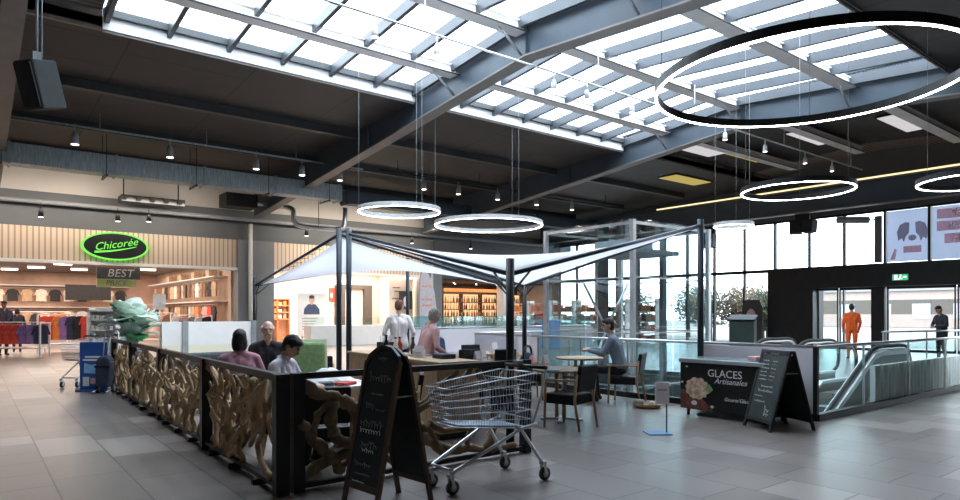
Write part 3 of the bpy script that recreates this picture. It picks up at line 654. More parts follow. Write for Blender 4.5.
t = thing('display_rack', 'white tiered display rack behind the blue display sign', 'display rack', (3.55, 25.0, 0), -0.6)
for z in (0.1, 0.55, 0.95, 1.3, 1.6): B().box(-0.45, 0.45, -0.2, 0.2, z, z + 0.05).obj('shelf', M['white'], t)
for s in (-0.45, 0.41): B().box(s, s + 0.04, -0.2, 0.2, 0, 1.72).obj('side_panel', M['white'], t)
B().box(-0.41, 0.41, 0.17, 0.2, 0, 1.72).obj('back_panel', M['white'], t)
for z in (0.6, 1.0, 1.35):
    for k in range(5): tag(B().box(-0.36 + k * 0.15, -0.26 + k * 0.15, -0.18, -0.05, z + 0.0, z + 0.12, Matrix.Translation((3.55, 25, 0)) @ Matrix.Rotation(-0.6, 4, 'Z')).obj('shoe_box', GM[('white', 'cream', 'white', 'grey', 'white')[k]]), 'small %s box on the white tiered display rack' % ('white', 'cream', 'white', 'grey', 'white')[k], 'box', 'small boxes on the tiered rack')
t = thing('info_sign', 'white notice sign on a thin stand among the clothes racks', 'sign', (6.4, 30.6, 0))
B().box(-0.25, 0.25, -0.01, 0.01, 1.7, 2.35).obj('notice', M['white'], t); B().tube([(0, 0, 0.03), (0, 0, 1.7)], 0.02, 6).obj('pole', M['steel'], t); B().lathe([(0.2, 0), (0.2, 0.03)], 16).obj('base', M['steel'], t)
b = B(); b.box(-0.06, 0.06, -0.015, -0.01, 1.95, 2.02); b.obj('mark', M['lblue'], t)

# ------------------------------------------------------------------ second shop contents
t = thing('portrait_poster', 'white standing poster of a person in a dark blue jumper', 'poster', (13.4, 30.8, -0.5))
B().box(-0.75, 0.75, -0.02, 0.02, 0.9, 3.05).obj('board', M['white'], t)
b = B(); b.box(-0.5, -0.44, -0.1, 0.1, 0.5, 0.9); b.box(0.44, 0.5, -0.1, 0.1, 0.5, 0.9); b.box(-0.5, 0.5, -0.03, 0.03, 0.6, 0.64); b.obj('foot', M['steel'], t)
b = B(); b.ell((0, -0.022, 2.72), (0.15, 0.006, 0.2), 14); b.box(-0.07, 0.07, -0.028, -0.02, 2.42, 2.6); b.obj('face_print', mat('skin_print', (0.6, 0.38, 0.3), 0.7), t)
b = B(); b.ell((0, -0.024, 2.84), (0.15, 0.006, 0.1), 14); b.obj('hair_print', M['dkbrown'], t)
b = B(); b.prism([(-0.42, 1.98), (0.42, 1.98), (0.4, 2.25), (0.2, 2.48), (0.08, 2.5), (0, 2.44), (-0.08, 2.5), (-0.2, 2.48), (-0.4, 2.25)], -0.03, -0.02, lambda u, v, h: (u, h, v)); b.obj('jumper_print', mat('jumper_print_blue', (0.06, 0.08, 0.16), 0.7), t)
b = B()
for k in range(5): b.box(-0.5, 0.3 - 0.08 * (k % 3), -0.026, -0.02, 1.75 - k * 0.13, 1.79 - k * 0.13)
b.obj('text_lines', GM['grey'], t)
M['orangewood'] = mat('orange_wood', (0.6, 0.24, 0.09), 0.6, 0, 0.2, 5)
t = thing('display_shelf', 'orange wooden display shelf behind the poster', 'shelf', (12.1, 33.0, 0))
for z in (1.2, 1.55, 1.9, 2.25): B().box(-1.0, 1.0, -0.2, 0.2, z, z + 0.06).obj('shelf_board', M['orangewood'], t)
for x in (-1.0, -0.35, 0.3, 0.94): B().box(x, x + 0.06, -0.2, 0.2, 0, 2.3).obj('upright', M['orangewood'], t)
B().box(-0.94, 0.94, 0.16, 0.2, 0, 2.25).obj('back_panel', mat('orange_back', (0.68, 0.36, 0.2), 0.6), t)
for z in (1.26, 1.61, 1.96):
    for k in range(7):
        tag(B().box(11.25 + k * 0.25, 11.42 + k * 0.25, 32.85, 33.1, z, z + RND.uniform(0.12, 0.24)).obj('packet', GM[RND.choice(['orange', 'tan', 'cream', 'brown'])]), 'small packet on the orange display shelf', 'packet', 'packets on the orange shelf')
t = thing('extinguisher_sign', 'red sign hanging on the cream shop wall beside the poster', 'sign', (16.4, 34.9, 2.25))
B().box(-0.18, 0.18, -0.03, 0, 0, 0.75).obj('board', mat('sign_red', (0.7, 0.05, 0.03), 0.6), t); b = B(); b.ell((0, -0.035, 0.3), (0.07, 0.01, 0.16), 10); b.obj('symbol', M['white'], t)
t = thing('door_frame', 'dark doorway frame in the cream shop wall', 'door frame', (17.6, 34.7, 0))
for x in (-1.0, 0.75): B().box(x, x + 0.5, -0.15, 0.25, 0, 2.95).obj('jamb', M['dkbrown'], t)
B().box(-1.0, 1.25, -0.15, 0.25, 2.95, 3.2).obj('lintel', M['dkbrown'], t); B().box(-0.5, 0.75, 0.1, 0.2, 0, 2.95).obj('door_leaf', mat('door_leaf', (0.62, 0.52, 0.44), 0.6), t)
t = thing('wall_picture', 'small dark framed picture of a pale figure on the cream wall', 'picture', (18.75, 30.6, 1.75))
B().box(-0.4, 0.4, -0.03, 0.03, 0, 1.0).obj('frame', M['dkbrown'], t); b = B(); b.ell((0.02, -0.035, 0.42), (0.2, 0.01, 0.3), 12); b.obj('pale_figure', M['white'], t)
B().box(-0.05, 0.05, 0.03, 0.2, 0.3, 0.7).obj('bracket', M['dkbrown'], t)
t = thing('wall_panel', 'cream wall panel with small dark captions beside the doorway', 'panel', (18.55, 30.8, 0))
B().box(-0.75, 0.8, 0, 0.1, 0, 3.45).obj('board', M['cafewall'], t)
b = B()
for k, (x, z) in enumerate(((-0.5, 2.9), (-0.4, 2.7), (-0.55, 2.3), (-0.3, 1.9))): b.box(x, x + 0.45, -0.012, 0, z, z + 0.06)
b.obj('caption', GM['brown'], t)
t = thing('beach_flag', 'pale curved banner flag in front of the second shop', 'flag', (18.7, 28.6, 0))
B().tube(spline([(-0.35, 0, 0.06), (-0.35, 0, 2.5), (-0.28, 0, 3.5), (0.0, 0, 3.9)], 6), 0.02, 6).obj('pole', M['column'], t)
b = B(); b.prism([(-0.34, 0.9), (0.75, 0.9), (0.72, 1.8), (0.6, 2.6), (0.4, 3.3), (0.0, 3.9), (-0.26, 3.5), (-0.34, 2.5)], -0.008, 0.008, lambda u, v, h: (u, h, v)); b.obj('banner', mat('banner_lilac', (0.62, 0.6, 0.66), 0.8), t)
for z in (1.9, 2.2, 2.9): B().box(-0.2, 0.45, -0.012, -0.008, z, z + 0.1).obj('print', GM['rose'], t)
B().box(-0.65, 0.1, -0.3, 0.3, 0, 0.06).obj('base', M['black'], t)
for k, x in enumerate((12.2, 14.2, 16.2, 18.2)):
    t = thing('shop_ceiling_light', 'round white lamp in the white ceiling of the second shop', 'lamp', (x, 31.6, 3.86), 0, 'second shop ceiling lamps')
    B().lathe([(0.18, 0), (0.2, 0.09)], 14).obj('housing', M['white'], t); B().lathe([(0.16, -0.015), (0.16, 0)], 14).obj('diffuser', M['shoplight'], t)
t = thing('display_case', 'white glass topped display case in front of the second shop', 'display case', (15.5, 29.2, 0))
B().box(-3.0, 3.6, -0.4, 0.4, 0, 0.95).obj('cabinet', M['white'], t); B().box(-2.98, 3.58, -0.38, 0.38, 0.95, 1.35).obj('glass_top', M['railglass'], t)

# ------------------------------------------------------------------ bottle shop
M['backlit'] = emat('backlit_panel', (1.0, 0.58, 0.3), 0.75)
t = thing('bottle_shelf', 'backlit bottle shelving in the dark shop at the back', 'shelf', (25.4, 33.5, 0))
B().box(-2.3, 2.3, 0.2, 0.25, 0.9, 2.75).obj('backlight', M['backlit'], t)
for z in (0.85, 1.3, 1.75, 2.2, 2.75): B().box(-2.3, 2.3, -0.2, 0.2, z, z + 0.05).obj('shelf_board', M['darkwood'], t)
for x in (-2.3, -0.8, 0.75, 2.25): B().box(x, x + 0.06, -0.2, 0.2, 0, 2.8).obj('upright', M['darkwood'], t)
bc = {'amber': (0.5, 0.2, 0.04), 'dark': (0.04, 0.03, 0.02), 'pale': (0.8, 0.6, 0.35), 'red': (0.4, 0.05, 0.03), 'green': (0.06, 0.14, 0.05)}
b0 = {}
def bottle(x, y, z, c, place):
    lab = '%s bottle standing on %s' % (c, place)
    if c not in b0:
        o = B().lathe([(0.055, 0), (0.06, 0.02), (0.06, 0.2), (0.025, 0.27), (0.022, 0.34)], 8).obj('bottle', mat('bottle_' + c, bc[c], 0.2)); b0[c] = o
        B().lathe([(0.026, 0.34), (0.026, 0.37)], 8).obj('cap', M['black'], o)
        tag(o, lab, 'bottle', lab); o.location = (x, y, z)
    else: copy_tree(b0[c], (x, y, z), 0, lab, lab)
for z, nm in ((0.9, 'the lowest backlit shelf'), (1.35, 'the second backlit shelf from below'), (1.8, 'the third backlit shelf from below'), (2.25, 'the top backlit shelf')):
    for i in range(22):
        bottle(23.2 + i * 0.205, 33.42 + RND.uniform(-0.06, 0.06), z, RND.choice(['amber', 'dark', 'pale', 'pale', 'red', 'green', 'amber']), nm)
t = thing('bottle_shelf', 'narrow backlit bottle shelf right of the white pier', 'shelf', (29.0, 33.5, 0))
B().box(-0.8, 0.8, 0.2, 0.25, 0.9, 2.75).obj('backlight', M['backlit'], t)
for z in (0.85, 1.3, 1.75, 2.2, 2.75): B().box(-0.8, 0.8, -0.2, 0.2, z, z + 0.05).obj('shelf_board', M['darkwood'], t)
for x in (-0.8, 0.75): B().box(x, x + 0.06, -0.2, 0.2, 0, 2.8).obj('upright', M['darkwood'], t)
for z in (0.9, 1.35, 1.8, 2.25):
    for i in range(8): bottle(28.3 + i * 0.2, 33.42, z, RND.choice(['amber', 'dark', 'pale', 'red']), 'the narrow backlit shelf')
for k in range(12):
    x = 22.2 + k * 0.55; y = 30.9 + (k % 3) * 0.7
    t = thing('downlight', 'tiny bright downlight in the dark ceiling of the bottle shop', 'lamp', (x, y, 3.32), 0, 'bottle shop downlights')
    B().lathe([(0.06, 0), (0.07, 0.08)], 10).obj('housing', M['black'], t); B().lathe([(0.05, -0.01), (0.05, 0)], 10).obj('lens', M['shoplight'], t)
tag(B().box(22.6, 28.0, 32.2, 32.5, 2.85, 3.05).obj('light_canopy', M['orangewood']), 'orange lit canopy above the backlit bottle shelving', 'canopy')
t = thing('shop_counter', 'white counter of the bottle shop with jars along its edge', 'counter', (24.3, 31.2, 0))
B().box(-2.2, 2.2, -0.35, 0.35, 0, 0.85).obj('cabinet', M['white'], t); B().box(-2.25, 2.25, -0.4, 0.4, 0.85, 0.9).obj('worktop', M['dkbrown'], t)
for i in range(14): bottle(22.3 + i * 0.3, 31.0, 0.9, ('dark', 'pale', 'dark', 'green')[i % 4], 'the white shop counter')
# ------------------------------------------------------------------ sail roofs over the cafe
def sail(label, P, low, high, cat='canopy', skip=()):
    """P: four corners (x, y) in order low, high, low, high"""
    cx = sum(p[0] for p in P) / 4; cy = sum(p[1] for p in P) / 4
    t = thing('shade_sail', label, cat, (cx, cy, 0), 0, 'sail roofs over the cafe')
    Z = [low[0], high, low[1], high]; L = [V((p[0] - cx, p[1] - cy, z)) for p, z in zip(P, Z)]
    n = 20; b = B(); g = []
    for i in range(n + 1):
        row = []
        for j in range(n + 1):
            u, v = i / n, j / n
            # edges curve in slightly
            e = 0.05
            u2 = 0.025 + 0.95 * u; v2 = 0.025 + 0.95 * v
            u2 += (0.5 - u2) * e * 4 * v * (1 - v); v2 += (0.5 - v2) * e * 4 * u * (1 - u)
            p = L[0] * (1 - u2) * (1 - v2) + L[1] * u2 * (1 - v2) + L[2] * u2 * v2 + L[3] * (1 - u2) * v2
            row.append(b.bm.verts.new(p))
        g.append(row)
    for i in range(n):
        for j in range(n):
            f = b.bm.faces.new((g[i][j], g[i + 1][j], g[i + 1][j + 1], g[i][j + 1])); f.smooth = True
    o = b.obj('fabric', M['fabric'], t); md = o.modifiers.new('solid', 'SOLIDIFY'); md.thickness = 0.006
    for k in range(4):
        top = 0.2 if Z[k] < high else 0.12
        b = B(); b.tube([(L[k].x, L[k].y, 0), (L[k].x, L[k].y, Z[k] + top)], 0.05, 10); b.obj('post', M['black' if Z[k] < high else 'darkblue'], t)
        b = B(); b.box(L[k].x - 0.12, L[k].x + 0.12, L[k].y - 0.12, L[k].y + 0.12, 0, 0.015); b.obj('base_plate', M['black'], t)
        a, c = L[k], L[(k + 1) % 4]
        b = B(); b.tube([a + V((0, 0, 0.02)), c + V((0, 0, 0.02))], 0.028, 8); b.obj('frame_beam', M['darkblue'], t)
        d = (c - a).normalized(); lo = a if Z[k] < high else c; s = 1 if Z[k] < high else -1
        b = B(); b.tube([lo + d * s * 0.35, V((lo.x, lo.y, lo.z - 0.22))], 0.014, 6); b.obj('brace', M['darkblue'], t)
        nrm = V((cx, cy, 0)) - V((cx, cy, 0))
        b = B(); mid = V((0, 0, (low[0] + high) / 2))
        zz = []
        for q in range(0, 25):
            p = a.lerp(c, q / 24); zz.append(p + V((0, 0, 0.02)) if q % 2 == 0 else p + (mid - p).normalized() * (0.06 + 0.1 * math.sin(PI * q / 24)))
        b.tube(zz, 0.005, 5)
        b.obj('lacing', M['black'], t)
sail('white hypar sail roof nearest the camera on black posts, right one of the two', [(4.92, 5.73), (9.33, 6.13), (9.33, 10.4), (5.35, 10.67)], (1.98, 2.11), 2.95)
sail('white hypar sail roof farther back on black posts, left one of the two', [(5.26, 15.3), (5.24, 10.84), (9.3, 10.85), (9.5, 15.4)], (2.18, 2.1), 2.95)

# ------------------------------------------------------------------ driftwood fence
def knobbly(pts, r0, r1, k=4, seed=0):
    rr = random.Random(seed); sp = spline(pts, k); n = len(sp)
    rad = [(r0 + (r1 - r0) * i / (n - 1)) * rr.uniform(0.78, 1.22) for i in range(n)]
    rad[-1] *= 0.5
    return [p + V((rr.uniform(-1, 1), rr.uniform(-1, 1), rr.uniform(-1, 1))) * r0 * 0.25 for p in sp], rad
fy = [5.42, 7.85, 10.32, 12.8, 15.0]
places = ['nearest the corner', 'second from the corner', 'third from the corner', 'at the plant']
for i in range(4):
    y0, y1 = fy[i], fy[i + 1]; L = y1 - y0
    xa = 2.08 + (y0 - 5.42) * 0.022; xb = 2.08 + (y1 - 5.42) * 0.022
    t = thing('driftwood_fence_panel', 'black framed panel of tangled driftwood on the left side, ' + places[i], 'fence panel', (xa, y0, 0), link_yaw(xb - xa, L), 'driftwood fence panels on the left side')
    B().box(-0.035, 0.035, 0.04, L - 0.04, 0.97, 1.03).obj('top_rail', M['black'], t)
    B().box(-0.03, 0.03, 0.04, L - 0.04, 0.05, 0.09).obj('bottom_rail', M['black'], t)
    B().box(-0.06, 0.06, -0.06, 0.04, 0, 1.03).obj('post', M['black'], t)
    for q in range(3): B().box(-0.09, 0.09, 0.45 + q * 0.75, 0.51 + q * 0.75, 0, 0.05).obj('foot', M['black'], t)
    if i == 3: B().box(-0.05, 0.05, L - 0.05, L + 0.04, 0, 1.03).obj('post', M['black'], t)
    rr = random.Random(40 + i)
    nb = 19
    for k in range(nb):
        s = (k + rr.uniform(0.1, 0.9)) / nb * (L - 0.35) + 0.2
        lean = rr.uniform(-0.32, 0.32); s2 = min(max(s + lean, 0.12), L - 0.15)
        x_ = rr.uniform(-0.05, 0.05)
        up = rr.random() < 0.75
        z0, z1 = (0.1, rr.uniform(0.75, 0.97)) if up else (rr.uniform(0.3, 0.5), 0.96)
        pts = []
        for q in range(5):
            f = q / 4
            pts.append((x_ + rr.uniform(-0.06, 0.06), min(max(s + (s2 - s) * f + rr.uniform(-0.1, 0.1), 0.1), L - 0.1), z0 + (z1 - z0) * f))
        R0 = rr.uniform(0.024, 0.047); a, ra = knobbly(pts, R0 if up else R0 * 0.5, R0 * 0.5 if up else R0, 4, k + 100 * i)
        b = B(); b.tube(a, ra, 7, False, 0.85)
        for f_ in range(rr.choice((1, 2, 2))):
            m_ = rr.randint(4, 11); p = a[m_]; dy = rr.choice((-1, 1)) * rr.uniform(0.12, 0.34)
            ye = min(max(p.y + dy, 0.08), L - 0.08)
            br = [p, (p.x + rr.uniform(-0.07, 0.07), (p.y + ye) / 2 + 0.03, p.z + rr.uniform(0.02, 0.12)), (p.x + rr.uniform(-0.1, 0.1), ye, min(p.z + rr.uniform(0.08, 0.3), 0.96))]
            a2, r2 = knobbly(br, R0 * 0.8, R0 * 0.35, 4, k + 7); b.tube(a2, r2, 6, False, 0.85)
        b.obj('driftwood_branch', M['drift'], t)
# front side
t = thing('driftwood_fence_panel', 'black framed fence panel with big looping driftwood branches behind the chalkboard and shopping trolley', 'fence panel', (2.2, 5.42, 0))
Lf = 2.72
B().box(-0.02, 0.08, -0.05, 0.05, 0, 1.03).obj('post', M['black'], t)
B().box(0.02, Lf, -0.03, 0.03, 0.975, 1.03).obj('top_rail', M['black'], t)
B().box(0.02, Lf, -0.03, 0.03, 0.03, 0.07).obj('bottom_rail', M['black'], t)
B().box(Lf - 0.09, Lf, -0.05, 0.05, 0, 1.03).obj('post', M['black'], t)
FB = [([(2.26, .95), (2.45, .84), (2.67, .75), (2.85, .66), (3.0, .62)], .06, .04), ([(2.24, .62), (2.39, .42), (2.57, .24), (2.62, .12)], .055, .045),
      ([(2.24, .1), (2.45, .2), (2.72, .28), (3.0, .24), (3.25, .12), (3.5, .09)], .055, .04),
      ([(2.36, .5), (2.42, .65), (2.55, .74), (2.7, .7), (2.79, .57), (2.77, .44), (2.68, .38)], .035, .03),
      ([(2.55, .76), (2.53, .6), (2.57, .45), (2.7, .38), (2.86, .36)], .055, .05), ([(2.78, .62), (2.9, .5), (2.95, .36), (2.86, .24)], .045, .03), ([(2.62, .1), (2.74, .22), (2.84, .4)], .04, .03), ([(2.95, .62), (3.03, .45), (3.0, .28)], .05, .03),
      ([(3.3, .55), (3.57, .38), (3.7, .18), (3.82, .14), (3.95, .2)], .04, .05), ([(3.2, .45), (3.5, .62), (3.85, .78), (4.15, .95)], .045, .03),
      ([(3.6, .46), (3.76, .36), (3.93, .37), (4.1, .33), (4.08, .2), (4.18, .1)], .035, .03), ([(3.5, .35), (3.78, .18), (4.1, .13), (4.4, .09), (4.75, .1)], .05, .035), ([(3.3, .75), (3.5, .66), (3.8, .86), (3.95, .95)], .03, .025), ([(4.2, .95), (4.4, .7), (4.7, .55), (4.8, .4)], .04, .03), ([(4.3, .1), (4.45, .35), (4.42, .6), (4.6, .93)], .045, .03)]
for k, (pl, r0, r1) in enumerate(FB):
    rr = random.Random(k)
    a, ra = knobbly([(x - 2.2, rr.uniform(-0.04, 0.04), z) for x, z in pl], r0, r1, 5, 900 + k)
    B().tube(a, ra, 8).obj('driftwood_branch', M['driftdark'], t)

# ------------------------------------------------------------------ plant, blue display, shopper bag
t = thing('potted_plant', 'big leafy plant with pale shiny leaves at the far end of the driftwood fence', 'plant', (2.62, 14.95, 0))
B().lathe([(0.2, 0), (0.24, 0.05), (0.3, 0.75), (0.32, 0.8), (0.28, 0.8), (0.26, 0.7)], 18).obj('pot', M['column'], t)
rr = random.Random(5)
for k in range(46):
    a = rr.uniform(0, 2 * PI); el = rr.uniform(-0.1, 1.2); L = rr.uniform(0.4, 0.62)
    base = V((0.1 * math.cos(a), 0.1 * math.sin(a), 1.05 + 0.5 * rr.random()))
    d = V((math.cos(a) * math.cos(el), math.sin(a) * math.cos(el), math.sin(el))); sd = V((-math.sin(a), math.cos(a), 0)); up = sd.cross(d) * -1
    b = B(); n = 6; rows = []
    for i in range(n + 1):
        f = i / n; w = 0.19 * math.sin(PI * min(1, f * 0.93 + 0.07)) ** 0.7 + 0.004
        c = base + d * L * f + V((0, 0, -0.28 * L * f * f)) ; rows.append([b.bm.verts.new(c - sd * w + V((0, 0, 0.03 * math.sin(f * 9)))), b.bm.verts.new(c - V((0, 0, 0.035))), b.bm.verts.new(c + sd * w)])
    for i in range(n):
        for j in range(2): f = b.bm.faces.new((rows[i][j], rows[i][j + 1], rows[i + 1][j + 1], rows[i + 1][j])); f.smooth = True
    o = b.obj('leaf', M['leaflt'] if k % 6 < 5 else M['leaf'], t); md = o.modifiers.new('s', 'SOLIDIFY'); md.thickness = 0.006
b = B()
for k in range(6): a = k * 1.05; b.tube([(0.05 * math.cos(a), 0.05 * math.sin(a), 0.7), (0.12 * math.cos(a), 0.12 * math.sin(a), 1.35)], 0.015, 6)
b.obj('stem', M['leaf'], t)
cam_yaw = -math.radians(38)
t = thing('display_board', 'blue free-standing display board with white headline at the far end of the fence', 'display board', (1.93, 14.95, 0), -0.62)
B().box(-0.26, 0.26, -0.02, 0.02, 0.03, 0.97).obj('board', M['blue'], t)
B().box(-0.28, 0.28, -0.15, 0.15, 0, 0.03).obj('base', M['blue'], t)
b = B(); b.box(-0.16, 0.16, -0.025, -0.02, 0.66, 0.695); b.box(-0.2, 0.2, -0.025, -0.02, 0.6, 0.635); b.obj('headline', M['white'], t)
b = B(); b.prism([(-0.18, 0.36), (0.1, 0.34), (0.2, 0.42), (0.16, 0.55), (-0.05, 0.52), (-0.17, 0.56)], -0.024, -0.02, lambda u, v, h: (u, h, v)); b.obj('picture', M['lblue'], t)
B().box(-0.2, -0.08, -0.025, -0.02, 0.1, 0.28).obj('label', M['white'], t); B().box(-0.05, 0.18, -0.025, -0.02, 0.14, 0.26).obj('photo', GM['rose'], t)
t = thing('shopping_trolley_bag', 'dark two-wheeled shopper bag leaning beside the blue display board', 'shopper bag', (2.03, 14.4, 0), -0.6)
b = B(); b.prism([(-0.12, 0.12), (0.12, 0.12), (0.14, 0.45), (0.12, 0.66), (0.06, 0.72), (-0.06, 0.72), (-0.12, 0.66), (-0.14, 0.45)], -0.12, 0.1, lambda u, v, h: (u, h + 0.1 * v, v)); b.obj('bag', M['navy'], t, 0.04)
b = B(); b.box(-0.14, 0.14, -0.085, -0.07, 0.5, 0.54); b.obj('strap', M['black'], t)
b = B(); b.tube([(-0.13, 0.14, 0.1), (-0.13, 0.3, 1.15), (-0.1, 0.31, 1.2), (0.1, 0.31, 1.2), (0.13, 0.3, 1.15), (0.13, 0.14, 0.1)], 0.014, 8); b.tube([(-0.13, 0.14, 0.1), (-0.13, -0.18, 0.04)], 0.012, 6); b.tube([(0.13, 0.14, 0.1), (0.13, -0.18, 0.04)], 0.012, 6); b.obj('frame', M['steel'], t)
wm = Matrix.Rotation(PI / 2, 4, 'Y')
for s in (-1, 1):
    w = B().lathe([(0.05, -0.02), (0.085, -0.02), (0.085, 0.02), (0.05, 0.02)], 14, (0, 0, 0), Matrix.Translation((s * 0.15, 0.08, 0.085)) @ wm).obj('wheel', M['rubber'], t)
    B().lathe([(0.05, -0.022), (0.05, 0.022)], 10, (0, 0, 0), Matrix.Translation((s * 0.15, 0.08, 0.085)) @ wm).obj('hub', M['greyplastic'], w)

# ------------------------------------------------------------------ shopping trolleys
def trolley(label, loc, rz):
    """pushed towards local -X, handle at +X"""
    t = thing('shopping_trolley', label, 'shopping trolley', loc, rz)
    def rim(z, x0, x1, w0, w1): return [V((x0, -w0, z[0])), V((x0, w0, z[0])), V((x1, w1, z[1])), V((x1, -w1, z[1]))]
    top = rim((0.9, 1.0), -0.52, 0.4, 0.2, 0.27); bot = rim((0.57, 0.49), -0.45, 0.36, 0.16, 0.24)
    for nm, ia, ib, nv in (('basket_front', 0, 1, 12), ('basket_side', 1, 2, 30), ('basket_gate', 2, 3, 14), ('basket_side', 3, 0, 30)):
        b = B()
        for k in range(nv + 1):
            f = k / nv; b.tube([top[ia].lerp(top[ib], f), bot[ia].lerp(bot[ib], f)], 0.0022, 4)
        for k in range(0, 7):
            f = k / 6; r = 0.006 if k in (0, 6) else 0.0035
            b.tube([top[ia].lerp(bot[ia], f), top[ib].lerp(bot[ib], f)], r, 5)
        b.obj(nm, M['chrome'], t)
    b = B()
    for k in range(13):
        f = k / 12; b.tube([bot[0].lerp(bot[1], f), bot[3].lerp(bot[2], f)], 0.003, 4)
    for k in range(16):
        f = k / 15; b.tube([bot[0].lerp(bot[3], f), bot[1].lerp(bot[2], f)], 0.003, 4)
    b.obj('basket_floor', M['chrome'], t)
    b = B(); q = [p.lerp((bot[0] + bot[2]) / 2, 0.12) + V((0, 0, 0.012)) for p in bot]; b.prism([(0, 0)] * 0 or [(p.x, p.y) for p in q], 0, 0.012, lambda u, v, h: (u, v, 0.57 - (u + 0.45) * 0.0988 + h + 0.006)); b.obj('floor_mat', mat('tray_blue_grey', (0.3, 0.38, 0.5), 0.5), t)
    # child seat
    b = B()
    for k in range(9): y = -0.2 + k * 0.05; b.tube([(0.16, y, 0.95), (0.2, y, 0.62)], 0.0035, 4)
    b.tube([(0.16, -0.2, 0.95), (0.16, 0.2, 0.95)], 0.006, 6); b.tube([(0.2, -0.2, 0.62), (0.2, 0.2, 0.62)], 0.006, 6); b.tube([(0.2, -0.2, 0.64), (0.37, -0.2, 0.66)], 0.006, 6); b.tube([(0.2, 0.2, 0.64), (0.37, 0.2, 0.66)], 0.006, 6)
    b.obj('child_seat', M['chrome'], t)
    B().box(0.205, 0.225, -0.16, 0.16, 0.64, 0.84).obj('seat_panel', M['black'], t)
    for s in (-1, 1):
        b = B(); b.tube([(-0.5, s * 0.16, 0.17), (-0.46, s * 0.17, 0.2), (0.24, s * 0.24, 0.5), (0.4, s * 0.27, 0.53)], 0.016, 8); b.obj('frame_tube', M['chrome'], t)
        b = B(); b.tube([(0.46, s * 0.285, 0.16), (0.43, s * 0.283, 0.2), (0.22, s * 0.25, 0.5), (0.16, s * 0.245, 0.53)], 0.016, 8); b.obj('frame_tube', M['chrome'], t)
        b = B(); b.tube(spline([(0.36, s * 0.25, 0.52), (0.44, s * 0.27, 0.75), (0.5, s * 0.275, 1.0), (0.5, s * 0.27, 1.04)]), 0.012, 8); b.obj('handle_bracket', M['chrome'], t)
    b = B(); b.tube([(-0.46, -0.17, 0.2), (-0.46, 0.17, 0.2)], 0.012, 8); b.obj('cross_bar', M['chrome'], t)
    b = B(); b.tube([(0.5, -0.29, 1.04), (0.5, 0.29, 1.04)], 0.018, 10); b.obj('handle', M['black'], t)
    B().box(0.46, 0.53, 0.06, 0.14, 1.05, 1.09).obj('coin_lock', M['greyplastic'], t)
    rx = Matrix.Rotation(PI / 2, 4, 'X')
    for x, y in ((-0.5, 0.16), (-0.5, -0.16), (0.46, 0.285), (0.46, -0.285)):
        c = B(); c.bar((x, y - 0.026, 0.17), (x + 0.025, y - 0.026, 0.06), 0.006, 0.03); c.bar((x, y + 0.026, 0.17), (x + 0.025, y + 0.026, 0.06), 0.006, 0.03); c.box(x - 0.02, x + 0.02, y - 0.03, y + 0.03, 0.15, 0.18)
        co = c.obj('castor', M['steel'], t)
        B().lathe([(0.03, -0.018), (0.06, -0.016), (0.0625, 0), (0.06, 0.016), (0.03, 0.018)], 16, (0, 0, 0), Matrix.Translation((x + 0.025, y, 0.0625)) @ rx).obj('wheel', M['rubber'], co)
        B().lathe([(0.032, -0.02), (0.032, 0.02)], 12, (0, 0, 0), Matrix.Translation((x + 0.025, y, 0.0625)) @ rx).obj('hub', M['greyplastic'], co)
    return t
tr = trolley('empty wire shopping trolley parked beside the big chalkboard', (3.71, 4.68, 0), 0.0)
copy_tree(tr, (1.92, 16.3, 0), 0.9, 'wire shopping trolley half hidden behind the blue display board')

